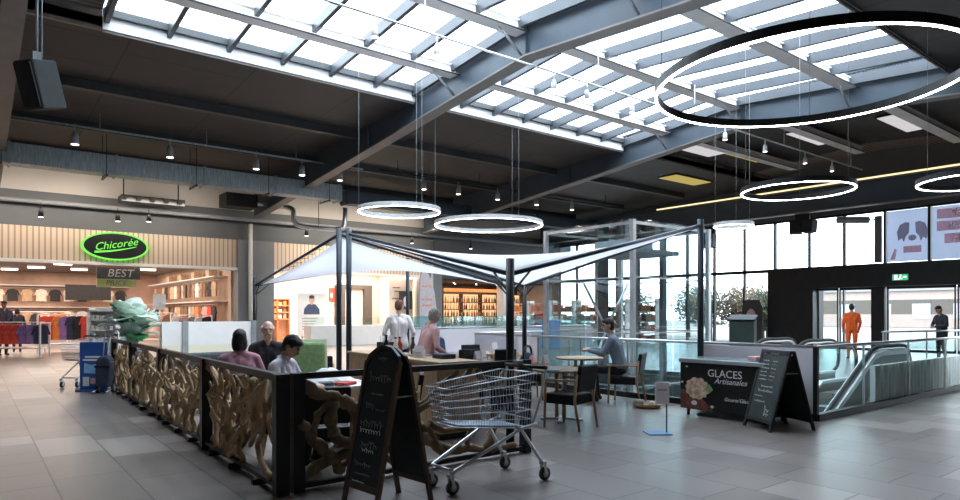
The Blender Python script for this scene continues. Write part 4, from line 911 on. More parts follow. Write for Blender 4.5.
# ------------------------------------------------------------------ chalkboards
def scribble(b, x, y, z, w, rr, h=0.03, r=0.0035, fn=None):
    """one joined-up handwritten word or line of loops"""
    pts = []; t = 0.0; step = 0.55; n = int(w / (h * 0.09 + 0.0016)); amp = 0.4
    for i in range(n):
        if i % 5 == 0: amp = rr.choice((0.22, 0.25, 0.3, 0.55))
        a = i * 1.25
        pts.append(fn(x + w * i / (n - 1) + math.sin(a) * h * 0.16, z + math.cos(a) * h * amp * (0.8 if i % 9 else 1.4) + (h * 0.12 if amp > 0.5 else 0)))
    b.tube(spline(pts, 3), r, 4)
def aframe(label, loc, rz, w, H, spread, mboard, mframe, arch, lines, seed):
    """front board faces local -Y, boards meet at the top"""
    t = thing('chalkboard_sign', label, 'chalkboard', loc, rz); rr = random.Random(seed)
    for s in (-1, 1):
        foot = s * spread / 2; top = s * 0.025
        def P(u, v, h, s=s, foot=foot, top=top): return (u, foot + (top - foot) * v / H + s * h, v)
        zb = 0.2 if H > 1.15 else 0.14
        b = B(); b.prism([(-w / 2 + 0.03, zb), (w / 2 - 0.03, zb), (w / 2 - 0.03, H - 0.06), (-w / 2 + 0.03, H - 0.06)] if not arch else [(-w / 2 + 0.03, zb), (w / 2 - 0.03, zb), (w / 2 - 0.03, H - 0.1), (w * 0.3, H - 0.02), (0, H + 0.0), (-w * 0.3, H - 0.02), (-w / 2 + 0.03, H - 0.1)], -0.006, 0.006, P)
        b.obj('front_board' if s < 0 else 'back_board', M[mboard], t)
        for q in (-1, 1):
            b = B(); x0, x1 = sorted((q * w / 2, q * (w / 2 - 0.04))); Ht = H - 0.08 if arch else H
            b.prism([(x0, 0.0), (x1, 0.0), (x1, Ht), (x0, Ht)], -0.014, 0.014, P); b.obj('leg', M[mframe], t)
        b = B(); b.prism([(-w / 2 + 0.03, zb - 0.04), (w / 2 - 0.03, zb - 0.04), (w / 2 - 0.03, zb + 0.01), (-w / 2 + 0.03, zb + 0.01)], -0.012, 0.012, P); b.obj('bottom_rail', M[mframe], t)
        b = B()
        if arch:
            out = [(w / 2, H - 0.12), (w * 0.42, H - 0.03), (w * 0.2, H + 0.035), (0, H + 0.05), (-w * 0.2, H + 0.035), (-w * 0.42, H - 0.03), (-w / 2, H - 0.12)]
            inn = [(x * 0.86, z - 0.035) for x, z in reversed(out)]
            b.prism(out + inn, -0.014, 0.014, P)
        else: b.prism([(-w / 2, H - 0.05), (w / 2, H - 0.05), (w / 2, H), (-w / 2, H)], -0.014, 0.014, P)
        b.obj('top_rail', M[mframe if not arch else 'black'], t)
    foot = -spread / 2
    def Q(u, v): return V((u, foot + (-0.025 - foot) * v / H - 0.012, v))
    for (x, z, ww, hh, mm) in lines:
        b = B(); scribble(b, x, 0, z, ww, rr, hh, 0.003 if hh > 0.035 else 0.0024, Q); b.obj('chalk_writing', M[mm], t)
    b = B(); zz = H * 0.72; k = 1 - zz / H
    b.tube([(w / 2 - 0.02, -spread / 2 * k, zz), (w / 2 - 0.02, spread / 2 * k, zz)], 0.008, 6); b.obj('stay', M['steel'], t)
    return t
aframe('tall dark wooden chalkboard with arched top standing in front of the driftwood fence', (2.66, 4.62, 0), -PI / 2 + 0.12, 0.47, 1.24, 0.56, 'slate', 'darkwood', True,
       [(-0.06, 1.18, 0.12, 0.03, 'chalkdim'), (-0.13, 1.02, 0.27, 0.06, 'chalkdim'), (-0.08, 0.9, 0.16, 0.015, 'chalkdim'), (-0.12, 0.8, 0.1, 0.04, 'chalkdim'), (0.02, 0.78, 0.12, 0.03, 'chalkdim'),
        (-0.16, 0.66, 0.3, 0.06, 'chalkdim'), (-0.15, 0.61, 0.28, 0.06, 'chalk'), (-0.1, 0.5, 0.2, 0.06, 'chalkdim'), (-0.08, 0.46, 0.16, 0.04, 'chalk'), (-0.15, 0.35, 0.22, 0.04, 'chalkdim'), (-0.12, 0.28, 0.2, 0.02, 'chalkdim'), (-0.14, 0.22, 0.16, 0.01, 'chalk')], 3)
ln = [(-0.08, 1.0, 0.16, 0.03, 'chalk')]
for k in range(6): ln += [(-0.2, 0.9 - k * 0.05, 0.12 + 0.02 * (k % 3), 0.022, 'chalk'), (0.0, 0.9 - k * 0.05, 0.1, 0.02, 'chalkdim' if k % 2 else 'chalk')]
ln += [(-0.12, 0.56, 0.24, 0.03, 'chalk'), (-0.16, 0.5, 0.3, 0.035, 'chalk'), (-0.2, 0.43, 0.16, 0.025, 'chalk'), (-0.18, 0.36, 0.22, 0.03, 'chalk'), (0.06, 0.25, 0.1, 0.08, 'chalk'), (0.06, 0.2, 0.1, 0.07, 'chalk')]
aframe('dark green chalkboard with white menu writing standing in front of the black freezer', (8.58, 4.45, 0), -PI / 2 - 0.45, 0.58, 1.05, 0.66, 'slategreen', 'black', False, ln, 9)

# ------------------------------------------------------------------ ice cream freezer
t = thing('ice_cream_freezer', 'black chest freezer with an ice cream picture and white lettering', 'freezer', (8.92, 5.3, 0))
W = 0.7
B().box(-0.33, 0.33, -W, W, 0.1, 0.8).obj('body', M['black'], t, 0.012)
B().box(-0.35, 0.35, -W - 0.02, W + 0.02, 0.8, 0.86).obj('top_rim', M['greyplastic'], t, 0.01)
B().box(-0.28, 0.28, -W + 0.05, 0.0, 0.86, 0.875).obj('sliding_lid', M['railglass'], t); B().box(-0.28, 0.28, 0.0, W - 0.05, 0.862, 0.872).obj('sliding_lid', M['railglass'], t)
for x in (-0.26, 0.26):
    for y in (-W + 0.1, W - 0.1): B().lathe([(0.02, 0), (0.03, 0.1)], 10, (x, y, 0)).obj('foot', M['darkwood'], t)
ax = lambda y, z: axes((-0.336, y, z), (0, -1, 0), (0, 0, 1))
text('lettering', 'GLACES', 0.155, M['white'], t, ax(-0.05, 0.66), 0.002)
text('lettering', 'Artisanales', 0.115, M['paper'], t, ax(-0.14, 0.555), 0.002, 0.35)
text('lettering', "Gourm'Glace", 0.075, M['chalk'], t, ax(-0.25, 0.3), 0.002, 0.2)
M['icecream'] = mat('ice_cream_print', (0.62, 0.46, 0.34), 0.6, 0, 0.5, 16); M['choc'] = mat('chocolate_print', (0.16, 0.05, 0.03), 0.6, 0, 0.5, 12)
b = B()
b.prism([(0.4 + 0.2 * math.cos(2 * PI * k / 36) * (1 + 0.1 * math.sin(k * 2.3)), 0.42 + 0.16 * math.sin(2 * PI * k / 36) * (1 + 0.08 * math.cos(k * 1.7))) for k in range(36)], -0.338, -0.333, lambda u, v, h: (h, u, v))
b.obj('ice_cream_picture', M['icecream'], t)
b = B(); b.prism([(0.69, 0.11), (0.13, 0.11), (0.25, 0.22), (0.35, 0.3), (0.55, 0.28), (0.61, 0.4), (0.69, 0.38)], -0.335, -0.3325, lambda u, v, h: (h, u, v)); b.obj('chocolate_picture', M['choc'], t)
b = B(); b.prism([(0.2, 0.5), (0.13, 0.42), (0.2, 0.36), (0.27, 0.43)], -0.341, -0.334, lambda u, v, h: (h, u, v)); b.obj('leaf_picture', M['greenfab'], t)
b = B()
for (y, z, r) in ((0.15, 0.17, 0.03), (0.58, 0.74, 0.02), (0.45, 0.2, 0.05), (0.66, 0.5, 0.02)): b.prism([(y + r * math.cos(k * PI / 6), z + r * 0.7 * math.sin(k * PI / 6)) for k in range(12)], -0.337, -0.334, lambda u, v, h: (h, u, v))
b.obj('crumb_picture', M['paper'], t)
b = B(); b.box(8.75, 8.95, 4.85, 4.99, 0.877, 0.93); tag(b.obj('tub', GM['rose'], None, 0.01), 'small pink tub on the freezer lid', 'tub')

# ------------------------------------------------------------------ glass balustrades round the escalator well
def balustrade(label, p0, p1, kinds, step, loc=None):
    p0, p1 = V(p0 + (0,)), V(p1 + (0,)); d = (p1 - p0); L = d.length; d.normalize()
    t = thing('glass_balustrade', label, 'balustrade', p0, link_yaw(d.x, d.y))
    b = B(); b.tube([(0, 0, 1.06), (0, L, 1.06)], 0.024, 8); b.obj('handrail', M['steel'], t)
    B().box(-0.05, 0.05, 0, L, 0.0, 0.1).obj('base_channel', M['black'], t)
    y = 0
    for i, (k, w) in enumerate(kinds):
        if k == 'w': B().box(-0.02, 0.02, y + 0.02, y + w - 0.02, 0.1, 1.03).obj('white_panel', M['whitepanel'], t)
        else: B().box(-0.008, 0.008, y + 0.015, y + w - 0.015, 0.1, 1.04).obj('glass_panel', M['railglass'], t)
        y += w
        if y < L - 0.01 or k == 'w': B().box(-0.015, 0.015, y - 0.012, y + 0.012, 0.1, 1.05).obj('clamp_post', M['steel'], t)
    return t
balustrade('balustrade with white panel and glass behind the black freezer', (9.55, 4.4), (9.55, 12.4), [('w', 1.9), ('g', 1.5), ('g', 1.5), ('g', 0.9), ('w', 2.2)], 0)
t = balustrade('long glass balustrade along the right front of the escalator well', (9.55, 4.4), (20.5, 4.4), [('g', 1.6), ('g', 1.85), ('g', 1.85), ('g', 1.85), ('g', 1.85), ('g', 1.95)], 0)
b = B(); b.box(-0.03, 0.03, -0.03, 0.03, 0, 1.06); b.obj('corner_post', M['black'], t)
M['corrug'] = stripe_mat('corrugated_grey', (0.68, 0.74, 0.73), (0.4, 0.45, 0.44), 0.33, 'X', 0.5)
o = B()
for k in range(26): o.box(11.7 + k * 0.33, 11.7 + k * 0.33 + 0.2, 4.44, 4.52, 0.0, 0.68); o.box(11.9 + k * 0.33, 12.03 + k * 0.33, 4.48, 4.54, 0.0, 0.68)
tag(o.obj('corrugated_screen', M['corrug']), 'low grey corrugated screen behind the right glass balustrade', 'screen')
balustrade('glass balustrade at the far side of the escalator well', (15.2, 12.6), (9.8, 12.6), [('g', 1.8), ('g', 1.8), ('g', 1.8)], 0)
balustrade('glass balustrade in front of the person in dark clothes by the entrance', (24.0, 5.6), (18.6, 6.9), [('g', 1.85), ('g', 1.85), ('g', 1.8)], 0)
M['teal'] = glass('teal_glass', (0.66, 0.86, 0.88), 0.14, 0.02, 0.12, (0.5, 0.72, 0.75))
t = thing('glass_screen', 'tall pale teal glass screen on a white base in front of the bottle shop', 'glass screen', (16.5, 21.0, 0))
B().box(-3.6, 6.5, -0.15, 0.15, 0, 0.92).obj('base_panel', M['whitepanel'], t); B().tube([(-3.6, -0.05, 0.98), (6.5, -0.05, 0.98)], 0.03, 8).obj('handrail', M['steel'], t)
for k in range(5): B().box(-3.58 + k * 2.02, -1.6 + k * 2.02, 0.0, 0.02, 0.92, 1.42).obj('glass_panel', M['teal'], t)
tag(B().box(19.4, 20.2, 20.2, 20.5, 0, 1.25).obj('bin', mat('bright_blue', (0.02, 0.25, 0.6), 0.5), None, 0.03), 'bright blue bin in front of the glass screen', 'bin')

# ------------------------------------------------------------------ escalators
M['steps'] = stripe_mat('step_metal', (0.2, 0.22, 0.24), (0.09, 0.1, 0.11), 0.05, 'Y', 0.5)
M['escside'] = mat('escalator_side_dark', (0.11, 0.135, 0.135), 0.4, 0.2, 0.1, 2)
def escalator(label, y0, xt, W=1.0, near=False):
    t = thing('escalator', label, 'escalator', (xt, y0, 0)); tn = math.tan(math.radians(29)); xe = 8.2 - xt
    def zl(x): return min(0, x * tn) if x < 0 else 0
    n = int(-xe / 0.4)
    for k in range(n): x = -k * 0.4; B().box(x - 0.4, x, 0.12, W - 0.12, -(k + 1) * 0.4 * tn - 0.1, -(k + 1) * 0.4 * tn + 0.0).obj('step', M['steps'], t)
    for s, yy in ((0, 0.0), (1, W)):
        xs = [xe, 0.0, 0.35, 1.5]; lo = [(x, zl(x) - 0.55 if x <= 0 else -0.02) for x in (xe, -1.05, 0.0)] if False else None
        out = [(xe, zl(xe) - 0.5), (-0.2, zl(-0.2) - 0.45), (0.0, -0.29), (0.0, 0.002), (1.5, 0.002), (1.5, 0.16), (0.1, 0.16), (xe, zl(xe) + 0.16)]
        b = B(); b.prism(out, -0.05, 0.05, lambda u, v, h: (u, yy + h, v)); b.obj('skirt', M['escside'], t)
        g = [(xe, zl(xe) + 0.16), (0.1, 0.16), (1.5, 0.16), (1.72, 0.35), (1.72, 0.65), (1.5, 0.84), (0.2, 0.84), (-0.1, 0.8), (xe, zl(xe) + 0.84)]
        if s == 0 and near:
            b = B(); b.prism([(xe, zl(xe) + 0.1), (0.1, 0.1), (1.5, 0.1), (1.62, 0.35), (1.62, 0.6), (1.5, 0.76), (0.2, 0.76), (-0.1, 0.72), (xe, zl(xe) + 0.74)], -0.04, 0.04, lambda u, v, h: (u, yy + h, v)); b.obj('side_panel', M['escside'], t)
            b = B(); b.prism([(xe, zl(xe) + 0.74), (-0.1, 0.7), (0.2, 0.76), (1.5, 0.76), (1.5, 0.84), (0.2, 0.84), (-0.1, 0.8), (xe, zl(xe) + 0.84)], -0.09, 0.09, lambda u, v, h: (u, yy + h, v)); b.obj('top_cap', M['capgrey'], t)
        else: b = B(); b.prism(g, -0.012, 0.012, lambda u, v, h: (u, yy + h, v)); b.obj('balustrade_glass', M['railglass'], t)
        pts = spline([(xe, yy, zl(xe) + 0.9), (-2, yy, zl(-2) + 0.9), (-0.5, yy, zl(-0.5) + 0.9), (0.1, yy, 0.9), (0.8, yy, 0.92), (1.5, yy, 0.9), (1.75, yy, 0.72), (1.8, yy, 0.5), (1.72, yy, 0.3), (1.55, yy, 0.2)], 5)
        b = B(); b.tube(pts, 0.038, 8); b.obj('handrail', M['rubber'], t)
        b = B(); b.tube([p - V((0, 0, 0.05)) for p in pts[:-12]], 0.03, 6); b.obj('handrail_guide', M['steel'], t)
        b = B(); b.prism([(xe, zl(xe) + 0.16), (0.1, 0.16), (1.5, 0.16), (1.5, 0.21), (0.1, 0.21), (xe, zl(xe) + 0.26)], -0.07, 0.07, lambda u, v, h: (u, yy + h, v)); b.obj('deck_strip', M['steel'], t)
    B().box(0.0, 1.6, 0.1, W - 0.1, 0.001, 0.012).obj('landing_plate', M['steel'], t)
escalator('escalator going down just behind the right glass balustrade', 5.0, 13.05, 1.0, True)
escalator('second escalator, parallel behind the nearest one', 7.0, 14.55)

# ------------------------------------------------------------------ glass lift
t = thing('glass_lift', 'tall square glass lift shaft with steel corner posts beside the sail roof', 'lift', (12.9, 10.6, 0))
x0, x1, y0, y1 = -1.4, 1.5, -1.35, 1.4; zt = 3.62; zb_ = -4.4
for (x, y) in ((x0, y0), (x1, y0), (x0, y1), (x1, y1)): B().box(x - 0.05, x + 0.05, y - 0.05, y + 0.05, zb_, zt).obj('corner_post', M['steel'], t)
for z in (zt - 0.06, 2.35, 1.1, -0.1, -2.2):
    for (a, c) in (((x0, y0), (x1, y0)), ((x0, y0), (x0, y1)), ((x1, y0), (x1, y1)), ((x0, y1), (x1, y1))):
        B().bar((a[0], a[1], z), (c[0], c[1], z), 0.03, 0.03 if z < 3 else 0.06).obj('cross_rail', M['steel'], t)
for z0, z1 in ((-2.16, -0.14), (-0.06, 1.06), (1.14, 2.31), (2.39, zt - 0.1)):
    for (a, c, ax_) in (((x0, y0), (x1, y0), 'x'), ((x0, y0), (x0, y1), 'y'), ((x1, y0), (x1, y1), 'y'), ((x0, y1), (x1, y1), 'x')):
        for h in range(2):
            f0, f1 = h / 2, (h + 1) / 2
            if ax_ == 'x': B().box(a[0] + (c[0] - a[0]) * f0 + 0.05, a[0] + (c[0] - a[0]) * f1 - 0.03, a[1] - 0.01, a[1] + 0.01, z0, z1).obj('glass_panel', M['liftglass'], t)
            else: B().box(a[0] - 0.01, a[0] + 0.01, a[1] + (c[1] - a[1]) * f0 + 0.05, a[1] + (c[1] - a[1]) * f1 - 0.03, z0, z1).obj('glass_panel', M['liftglass'], t)
B().box(x0, x1, y0, y1, zt, zt + 0.03).obj('roof_glass', M['liftglass'], t)
for y in (-0.4, 0.5): B().box(0.9, 1.05, y - 0.06, y + 0.06, zb_, zt - 0.1).obj('guide_rail', M['column'], t)
for (a, c) in (((-0.6, 0.85, 2.3), (0.25, 0.85, 1.15)), ((1.1, 0.85, 2.3), (0.25, 0.85, 1.15)), ((0.25, 0.85, 1.1), (-0.3, 0.85, 0.1)), ((0.25, 0.85, 1.1), (0.9, 0.85, 0.1))): B().tube([a, c], 0.035, 8).obj('brace', M['steel'], t)
B().box(0.15, 0.35, 0.85, 1.05, zb_, zt - 0.1).obj('mast', M['darkblue'], t)
b = B(); b.box(-1.1, 0.8, -1.0, 0.7, 2.95, 3.05); b.box(-0.7, 0.3, -0.6, 0.4, 3.05, 3.3); b.obj('machinery', M['greyplastic'], t)
b = B(); b.box(-1.0, 0.8, -1.0, 0.7, -3.9, -3.8); b.box(-1.0, 0.8, -1.0, 0.7, -1.7, -1.6)
for x in (-1.0, 0.74):
    for y in (-1.0, 0.64): b.box(x, x + 0.06, y, y + 0.06, -3.8, -1.7)
b.obj('cabin', M['greyplastic'], t)
# ------------------------------------------------------------------ furniture
def cafe_chair(label):
    """faces local +Y"""
    t = thing('cafe_chair', label, 'chair')
    b = B(); b.box(-0.23, 0.23, -0.22, 0.26, 0.33, 0.47); b.obj('seat', M['leather'], t, 0.02)
    mx = Matrix.Translation((0, -0.22, 0.47)) @ Matrix.Rotation(0.16, 4, 'X')
    b = B(); b.box(-0.22, 0.22, -0.045, 0.015, 0.04, 0.4, mx); b.obj('backrest', M['leather'], t, 0.02)
    for s in (-1, 1):
        b = B(); b.tube([(s * 0.235, 0.25, 0.0), (s * 0.24, 0.235, 0.4), (s * 0.245, 0.225, 0.64)], [0.016, 0.02, 0.018], 8); b.obj('leg', M['woodleg'], t)
        b = B(); b.tube([(s * 0.23, -0.3, 0.0), (s * 0.235, -0.23, 0.4), (s * 0.235, -0.27, 0.74)], [0.016, 0.02, 0.016], 8); b.obj('leg', M['woodleg'], t)
        b = B(); b.bar((s * 0.245, 0.27, 0.645), (s * 0.24, -0.26, 0.66), 0.045, 0.028); b.obj('armrest', M['woodleg'], t, 0.008)
    B().box(-0.22, 0.22, 0.2, 0.23, 0.34, 0.38).obj('apron', M['woodleg'], t)
    return t
ch = cafe_chair('black leather armchair with wooden legs tucked under the nearest round table')
ch.location = (6.42, 6.24, 0); ch.rotation_euler = (0, 0, 0.2); ch['group'] = 'black leather cafe chairs'
def chair(x, y, dx, dy, label): return copy_tree(ch, (x, y, 0), link_yaw(dx, dy), label)
chair(8.95, 7.35, -0.45, 0.9, 'black leather chair the man in the blue-grey jumper sits on')
chair(7.9, 8.75, 0.8, -0.5, 'black leather chair holding a dark rucksack')
chair(5.95, 7.5, 0.2, 1, 'black leather chair behind the trolley, at the table with two menu cards')
chair(7.3, 9.55, -0.5, -1, 'black leather chair on the far side of the table with menu cards')
chair(8.5, 11.0, -0.2, -1, 'black leather chair on the far side of the table behind the front sail post')
chair(8.1, 9.75, 0.3, 1, 'black leather chair on the near side of the table behind the front sail post')
chair(2.72, 5.95, 0.35, 1, 'black leather chair just behind the looping driftwood, at the white clothed table')
chair(3.85, 6.5, -0.8, 0.5, 'black leather chair right of the white clothed table')
chair(4.25, 9.5, -0.4, -0.9, 'dark grey chair standing beside the green cushioned armchair')
chair(3.32, 9.18, -0.3, -1, 'black leather chair the white haired man in a dark jacket sits on')
chair(2.5, 7.77, 0.3, 1, 'black leather chair the woman in the pink top sits on')
chair(2.5, 6.62, 0.5, -0.6, 'black leather chair the person in the pale lilac shirt sits on')
chair(6.35, 9.35, -0.2, -1, 'black leather chair the person in the blue top sits on')
chair(9.35, 10.6, -1, 0.1, 'black leather chair beside the white balustrade panel')
def table(label, loc, r=0.4, top='wood', square=False):
    t = thing('cafe_table', label, 'table', loc, 0.3, 'cafe tables')
    if square: B().box(-r, r, -r, r, 0.71, 0.745).obj('tabletop', M[top], t, 0.008)
    else: B().lathe([(r - 0.02, 0.71), (r, 0.717), (r, 0.738), (r - 0.01, 0.745)], 36).obj('tabletop', M[top], t)
    for k in range(3):
        a = k * 2 * PI / 3; B().tube([(0.07 * math.cos(a), 0.07 * math.sin(a), 0.03), (0.07 * math.cos(a), 0.07 * math.sin(a), 0.71)], 0.028, 10).obj('column', M['steel'] if k == 0 else M['woodleg'], t)
    b = B(); b.lathe([(0.1, 0.02), (0.08, 0.05)], 16)
    for k in range(4): a = k * PI / 2 + 0.4; b.bar((0, 0, 0.035), (0.26 * math.cos(a), 0.26 * math.sin(a), 0.015), 0.06, 0.03); b.lathe([(0.045, 0), (0.045, 0.03)], 10, (0.26 * math.cos(a), 0.26 * math.sin(a), 0))
    b.obj('base', M['steel'], t)
    return t
def card(x, y, label, z=0.745, rz=0.3, h=0.2):
    t = thing('menu_card', label, 'menu card', (x, y, z), rz, 'menu cards on the tables')
    b = B(); b.prism([(-0.05, 0), (0.05, 0), (0.004, h), (-0.004, h)], -0.07, 0.07, lambda u, v, w: (w, u, v)); b.obj('folded_card', M['paper'], t)
    b = B(); b.box(-0.04, 0.04, -0.05, -0.035, 0.06, 0.07); b.obj('print', GM['grey'], t)
table('round wooden cafe table nearest the camera with a white menu card', (6.75, 6.72, 0), 0.42)
card(6.6, 6.9, 'white menu card on the nearest round table')
t = thing('booklet', 'open teal booklet lying on the nearest round table', 'booklet', (6.5, 6.62, 0.746), 0.6)
B().box(-0.14, 0.0, -0.1, 0.1, 0, 0.008).obj('page', M['lblue'], t); B().box(0.0, 0.14, -0.1, 0.1, 0, 0.01).obj('page', M['greyplastic'], t)
table('round wooden cafe table in front of the man in the blue-grey jumper', (8.75, 8.25, 0), 0.43)
table('wooden cafe table with two menu cards behind the shopping trolley', (6.55, 8.35, 0), 0.42, 'wood', True)
card(6.35, 8.2, 'white menu card on the left of the table behind the trolley'); card(6.7, 8.5, 'white menu card on the right of the table behind the trolley')
table('wooden cafe table behind the front sail post', (8.35, 10.35, 0), 0.42, 'wood', True)
card(8.3, 10.2, 'white menu card on the table behind the front sail post'); card(8.55, 10.45, 'second white menu card on the table behind the front sail post, the right one')
table('white topped table with a crumpled white cloth behind the front fence', (3.3, 6.95, 0), 0.42, 'white', True)
table('small table between the woman in pink and the white haired man', (2.95, 8.5, 0), 0.33)
table('small table in front of the person in the blue top', (6.1, 10.3, 0), 0.35)
# white cloth and things on the white table
b = B(); n = 18; g = []
rr = random.Random(3)
for i in range(n + 1):
    row = []
    for j in range(n + 1):
        x, y = (i / n - 0.5) * 0.62, (j / n - 0.5) * 0.5; rad = math.hypot(x / 0.31, y / 0.25)
        row.append(b.bm.verts.new((x, y, 0.01 + max(0, 1 - rad) * 0.13 + 0.06 * abs(math.sin(x * 21 + y * 9)) * max(0, 1.1 - rad * 0.7))))
    g.append(row)
for i in range(n):
    for j in range(n): f = b.bm.faces.new((g[i][j], g[i + 1][j], g[i + 1][j + 1], g[i][j + 1])); f.smooth = True
o = b.obj('crumpled_cloth', M['cloth']); o.location = (3.28, 7.08, 0.745); tag(o, 'crumpled white cloth on the white topped table', 'cloth')
md = o.modifiers.new('s', 'SOLIDIFY'); md.thickness = 0.004
o = B().box(-0.12, 0.12, -0.08, 0.08, 0, 0.035).obj('wallet', M['red'], None, 0.01); o.location = (3.3, 6.68, 0.745); o.rotation_euler = (0, 0, 0.5); tag(o, 'flat red purse on the white topped table', 'purse')
o = B().box(-0.13, 0.13, -0.09, 0.09, 0, 0.05).obj('folded_scarf', M['greyfab'], None, 0.015); o.location = (3.02, 6.68, 0.745); o.rotation_euler = (0, 0, -0.3); tag(o, 'folded grey scarf beside the red purse on the white table', 'scarf')
# rucksack on chair
t = thing('rucksack', 'dark rucksack with pink lining lying on a black chair', 'bag', (7.92, 8.74, 0.475), 0.4)
b = B(); b.ell((0, 0, 0.17), (0.2, 0.15, 0.2), 16); b.obj('bag', M['navy'], t); b = B(); b.ell((-0.03, -0.1, 0.2), (0.12, 0.08, 0.12), 12); b.obj('pocket', GM['rose'], t)
b = B(); b.tube(spline([(-0.18, 0, 0.2), (-0.14, 0, 0.42), (0, 0, 0.48), (0.14, 0, 0.42), (0.18, 0, 0.2)]), 0.022, 8); b.obj('strap', M['black'], t)
# green cushioned armchair
t = thing('lounge_armchair', 'wooden framed armchair with a green back cushion', 'armchair', (3.64, 8.42, 0), link_yaw(-0.3, -0.95))
mx = Matrix.Translation((0, -0.27, 0.45)) @ Matrix.Rotation(0.2, 4, 'X')
B().box(-0.25, 0.25, -0.07, 0.06, 0.0, 0.7, mx).obj('back_cushion', M['greenfab'], t, 0.05); B().box(-0.25, 0.25, -0.26, 0.3, 0.33, 0.46).obj('seat_cushion', M['leather'], t, 0.03)
B().box(-0.29, 0.29, -0.11, -0.07, -0.1, 0.76, mx).obj('back_frame', M['cream'], t, 0.01)
for s in (-1, 1):
    b = B(); b.bar((s * 0.3, 0.3, 0.58), (s * 0.3, -0.3, 0.62), 0.05, 0.03); b.obj('armrest', M['wood'], t)
    b = B(); b.bar((s * 0.3, 0.27, 0), (s * 0.3, 0.27, 0.57), 0.045); b.obj('leg', M['wood'], t); b = B(); b.bar((s * 0.3, -0.32, 0), (s * 0.3, -0.3, 0.6), 0.045); b.obj('leg', M['wood'], t)
B().box(-0.28, 0.28, -0.28, 0.29, 0.27, 0.33).obj('seat_frame', M['wood'], t)
# sofa at left and partition
t = thing('lounge_sofa', 'dark grey sofa behind the woman in the pink top', 'sofa', (3.3, 10.9, 0), link_yaw(0.1, -1))
B().box(-0.8, 0.8, -0.4, 0.4, 0.12, 0.45).obj('seat', M['greyfab'], t, 0.04); B().box(-0.8, 0.8, -0.45, -0.25, 0.4, 0.9).obj('backrest', M['greyfab'], t, 0.04)
for s in (-0.85, 0.7): B().box(s, s + 0.15, -0.42, 0.4, 0.12, 0.62).obj('armrest', M['greyfab'], t, 0.03)
for x in (-0.7, 0.7):
    for y in (-0.33, 0.33): B().lathe([(0.02, 0), (0.03, 0.12)], 8, (x, y, 0)).obj('leg', M['woodleg'], t)
t = thing('partition', 'low white partition with cream lower half behind the driftwood fence', 'partition', (4.25, 14.95, 0), 0.04)
B().box(-1.1, 0.9, -0.06, 0.06, 0.86, 1.36).obj('upper_panel', M['white'], t); B().box(-1.1, 0.9, -0.06, 0.06, 0, 0.86).obj('lower_panel', M['cream'], t)
for x in (-0.7, 0.78): B().box(x, x + 0.12, -0.09, 0.09, 0, 1.38).obj('post', M['greyplastic'], t)
# service counter
t = thing('service_counter', 'light oak service counter in the middle of the cafe', 'counter', (4.84, 7.78, 0), -0.07)
B().box(-0.28, 0.28, -1.3, 1.5, 0.08, 0.92).obj('carcass', M['wood'], t); B().box(-0.3, 0.3, -1.33, 1.53, 0.92, 0.955).obj('worktop', M['wood'], t, 0.006); B().box(-0.25, 0.25, -1.25, 1.45, 0, 0.08).obj('plinth', M['black'], t)
for k in range(3): B().box(-0.295, -0.28, -1.26 + k * 0.92, -0.38 + k * 0.92, 0.14, 0.88).obj('door', M['wood'], t)
def W(x, y): m = Matrix.Translation((4.84, 7.78, 0.956)) @ Matrix.Rotation(-0.07, 4, 'Z'); p = m @ V((x, y, 0)); return p
def bot(x, y, label, m, s=1.0):
    o = B().lathe([(0.035 * s, 0), (0.038 * s, 0.13 * s), (0.015 * s, 0.19 * s), (0.015 * s, 0.23 * s)], 12).obj('sauce_bottle', m); o.location = W(x, y); tag(o, label, 'bottle'); B().lathe([(0.018 * s, 0.23 * s), (0.018 * s, 0.25 * s)], 10).obj('cap', M['black'], o)
bot(-0.1, 0.55, 'dark sauce bottle at the left end of the oak counter', M['black'], 1.1); bot(0.05, 0.42, 'red sauce bottle on the oak counter', M['red']); bot(-0.1, 0.25, 'pale sauce bottle on the oak counter', M['cream']); bot(0.1, 0.1, 'brown sauce bottle on the oak counter', M['darkwood'])
t = thing('cutlery_stand', 'black cutlery stand on the oak counter', 'cutlery stand', W(0.02, 0.8)); B().box(-0.1, 0.1, -0.12, 0.12, 0, 0.16).obj('holder', M['blackmatte'], t, 0.01)
b = B()
for k in range(8): b.tube([(-0.06 + 0.04 * (k % 4), -0.05 + 0.1 * (k // 4), 0.1), (-0.07 + 0.045 * (k % 4), -0.05 + 0.1 * (k // 4), 0.25)], 0.006, 5)
b.obj('cutlery', M['steel'], t)
t = thing('plate_rack', 'small steel rack of plates and boxes on the oak counter', 'rack', W(0.06, -0.15)); B().box(-0.12, 0.12, -0.15, 0.15, 0.0, 0.02).obj('tray', M['steel'], t)
for k in range(6): B().lathe([(0.05, 0.025 + k * 0.012), (0.1, 0.033 + k * 0.012)], 16).obj('plate', M['white'], t)
card(W(-0.1, -0.45).x, W(-0.1, -0.45).y, 'lilac menu card on the oak counter behind the chalkboard', 0.956, -1.0, 0.16)
o = B().box(-0.1, 0.1, -0.14, 0.14, 0, 0.06).obj('napkin_box', M['navy'], None, 0.01); o.location = W(0.1, -0.75); o.rotation_euler = (0, 0, -0.07); tag(o, 'dark blue napkin box at the near end of the oak counter', 'box')
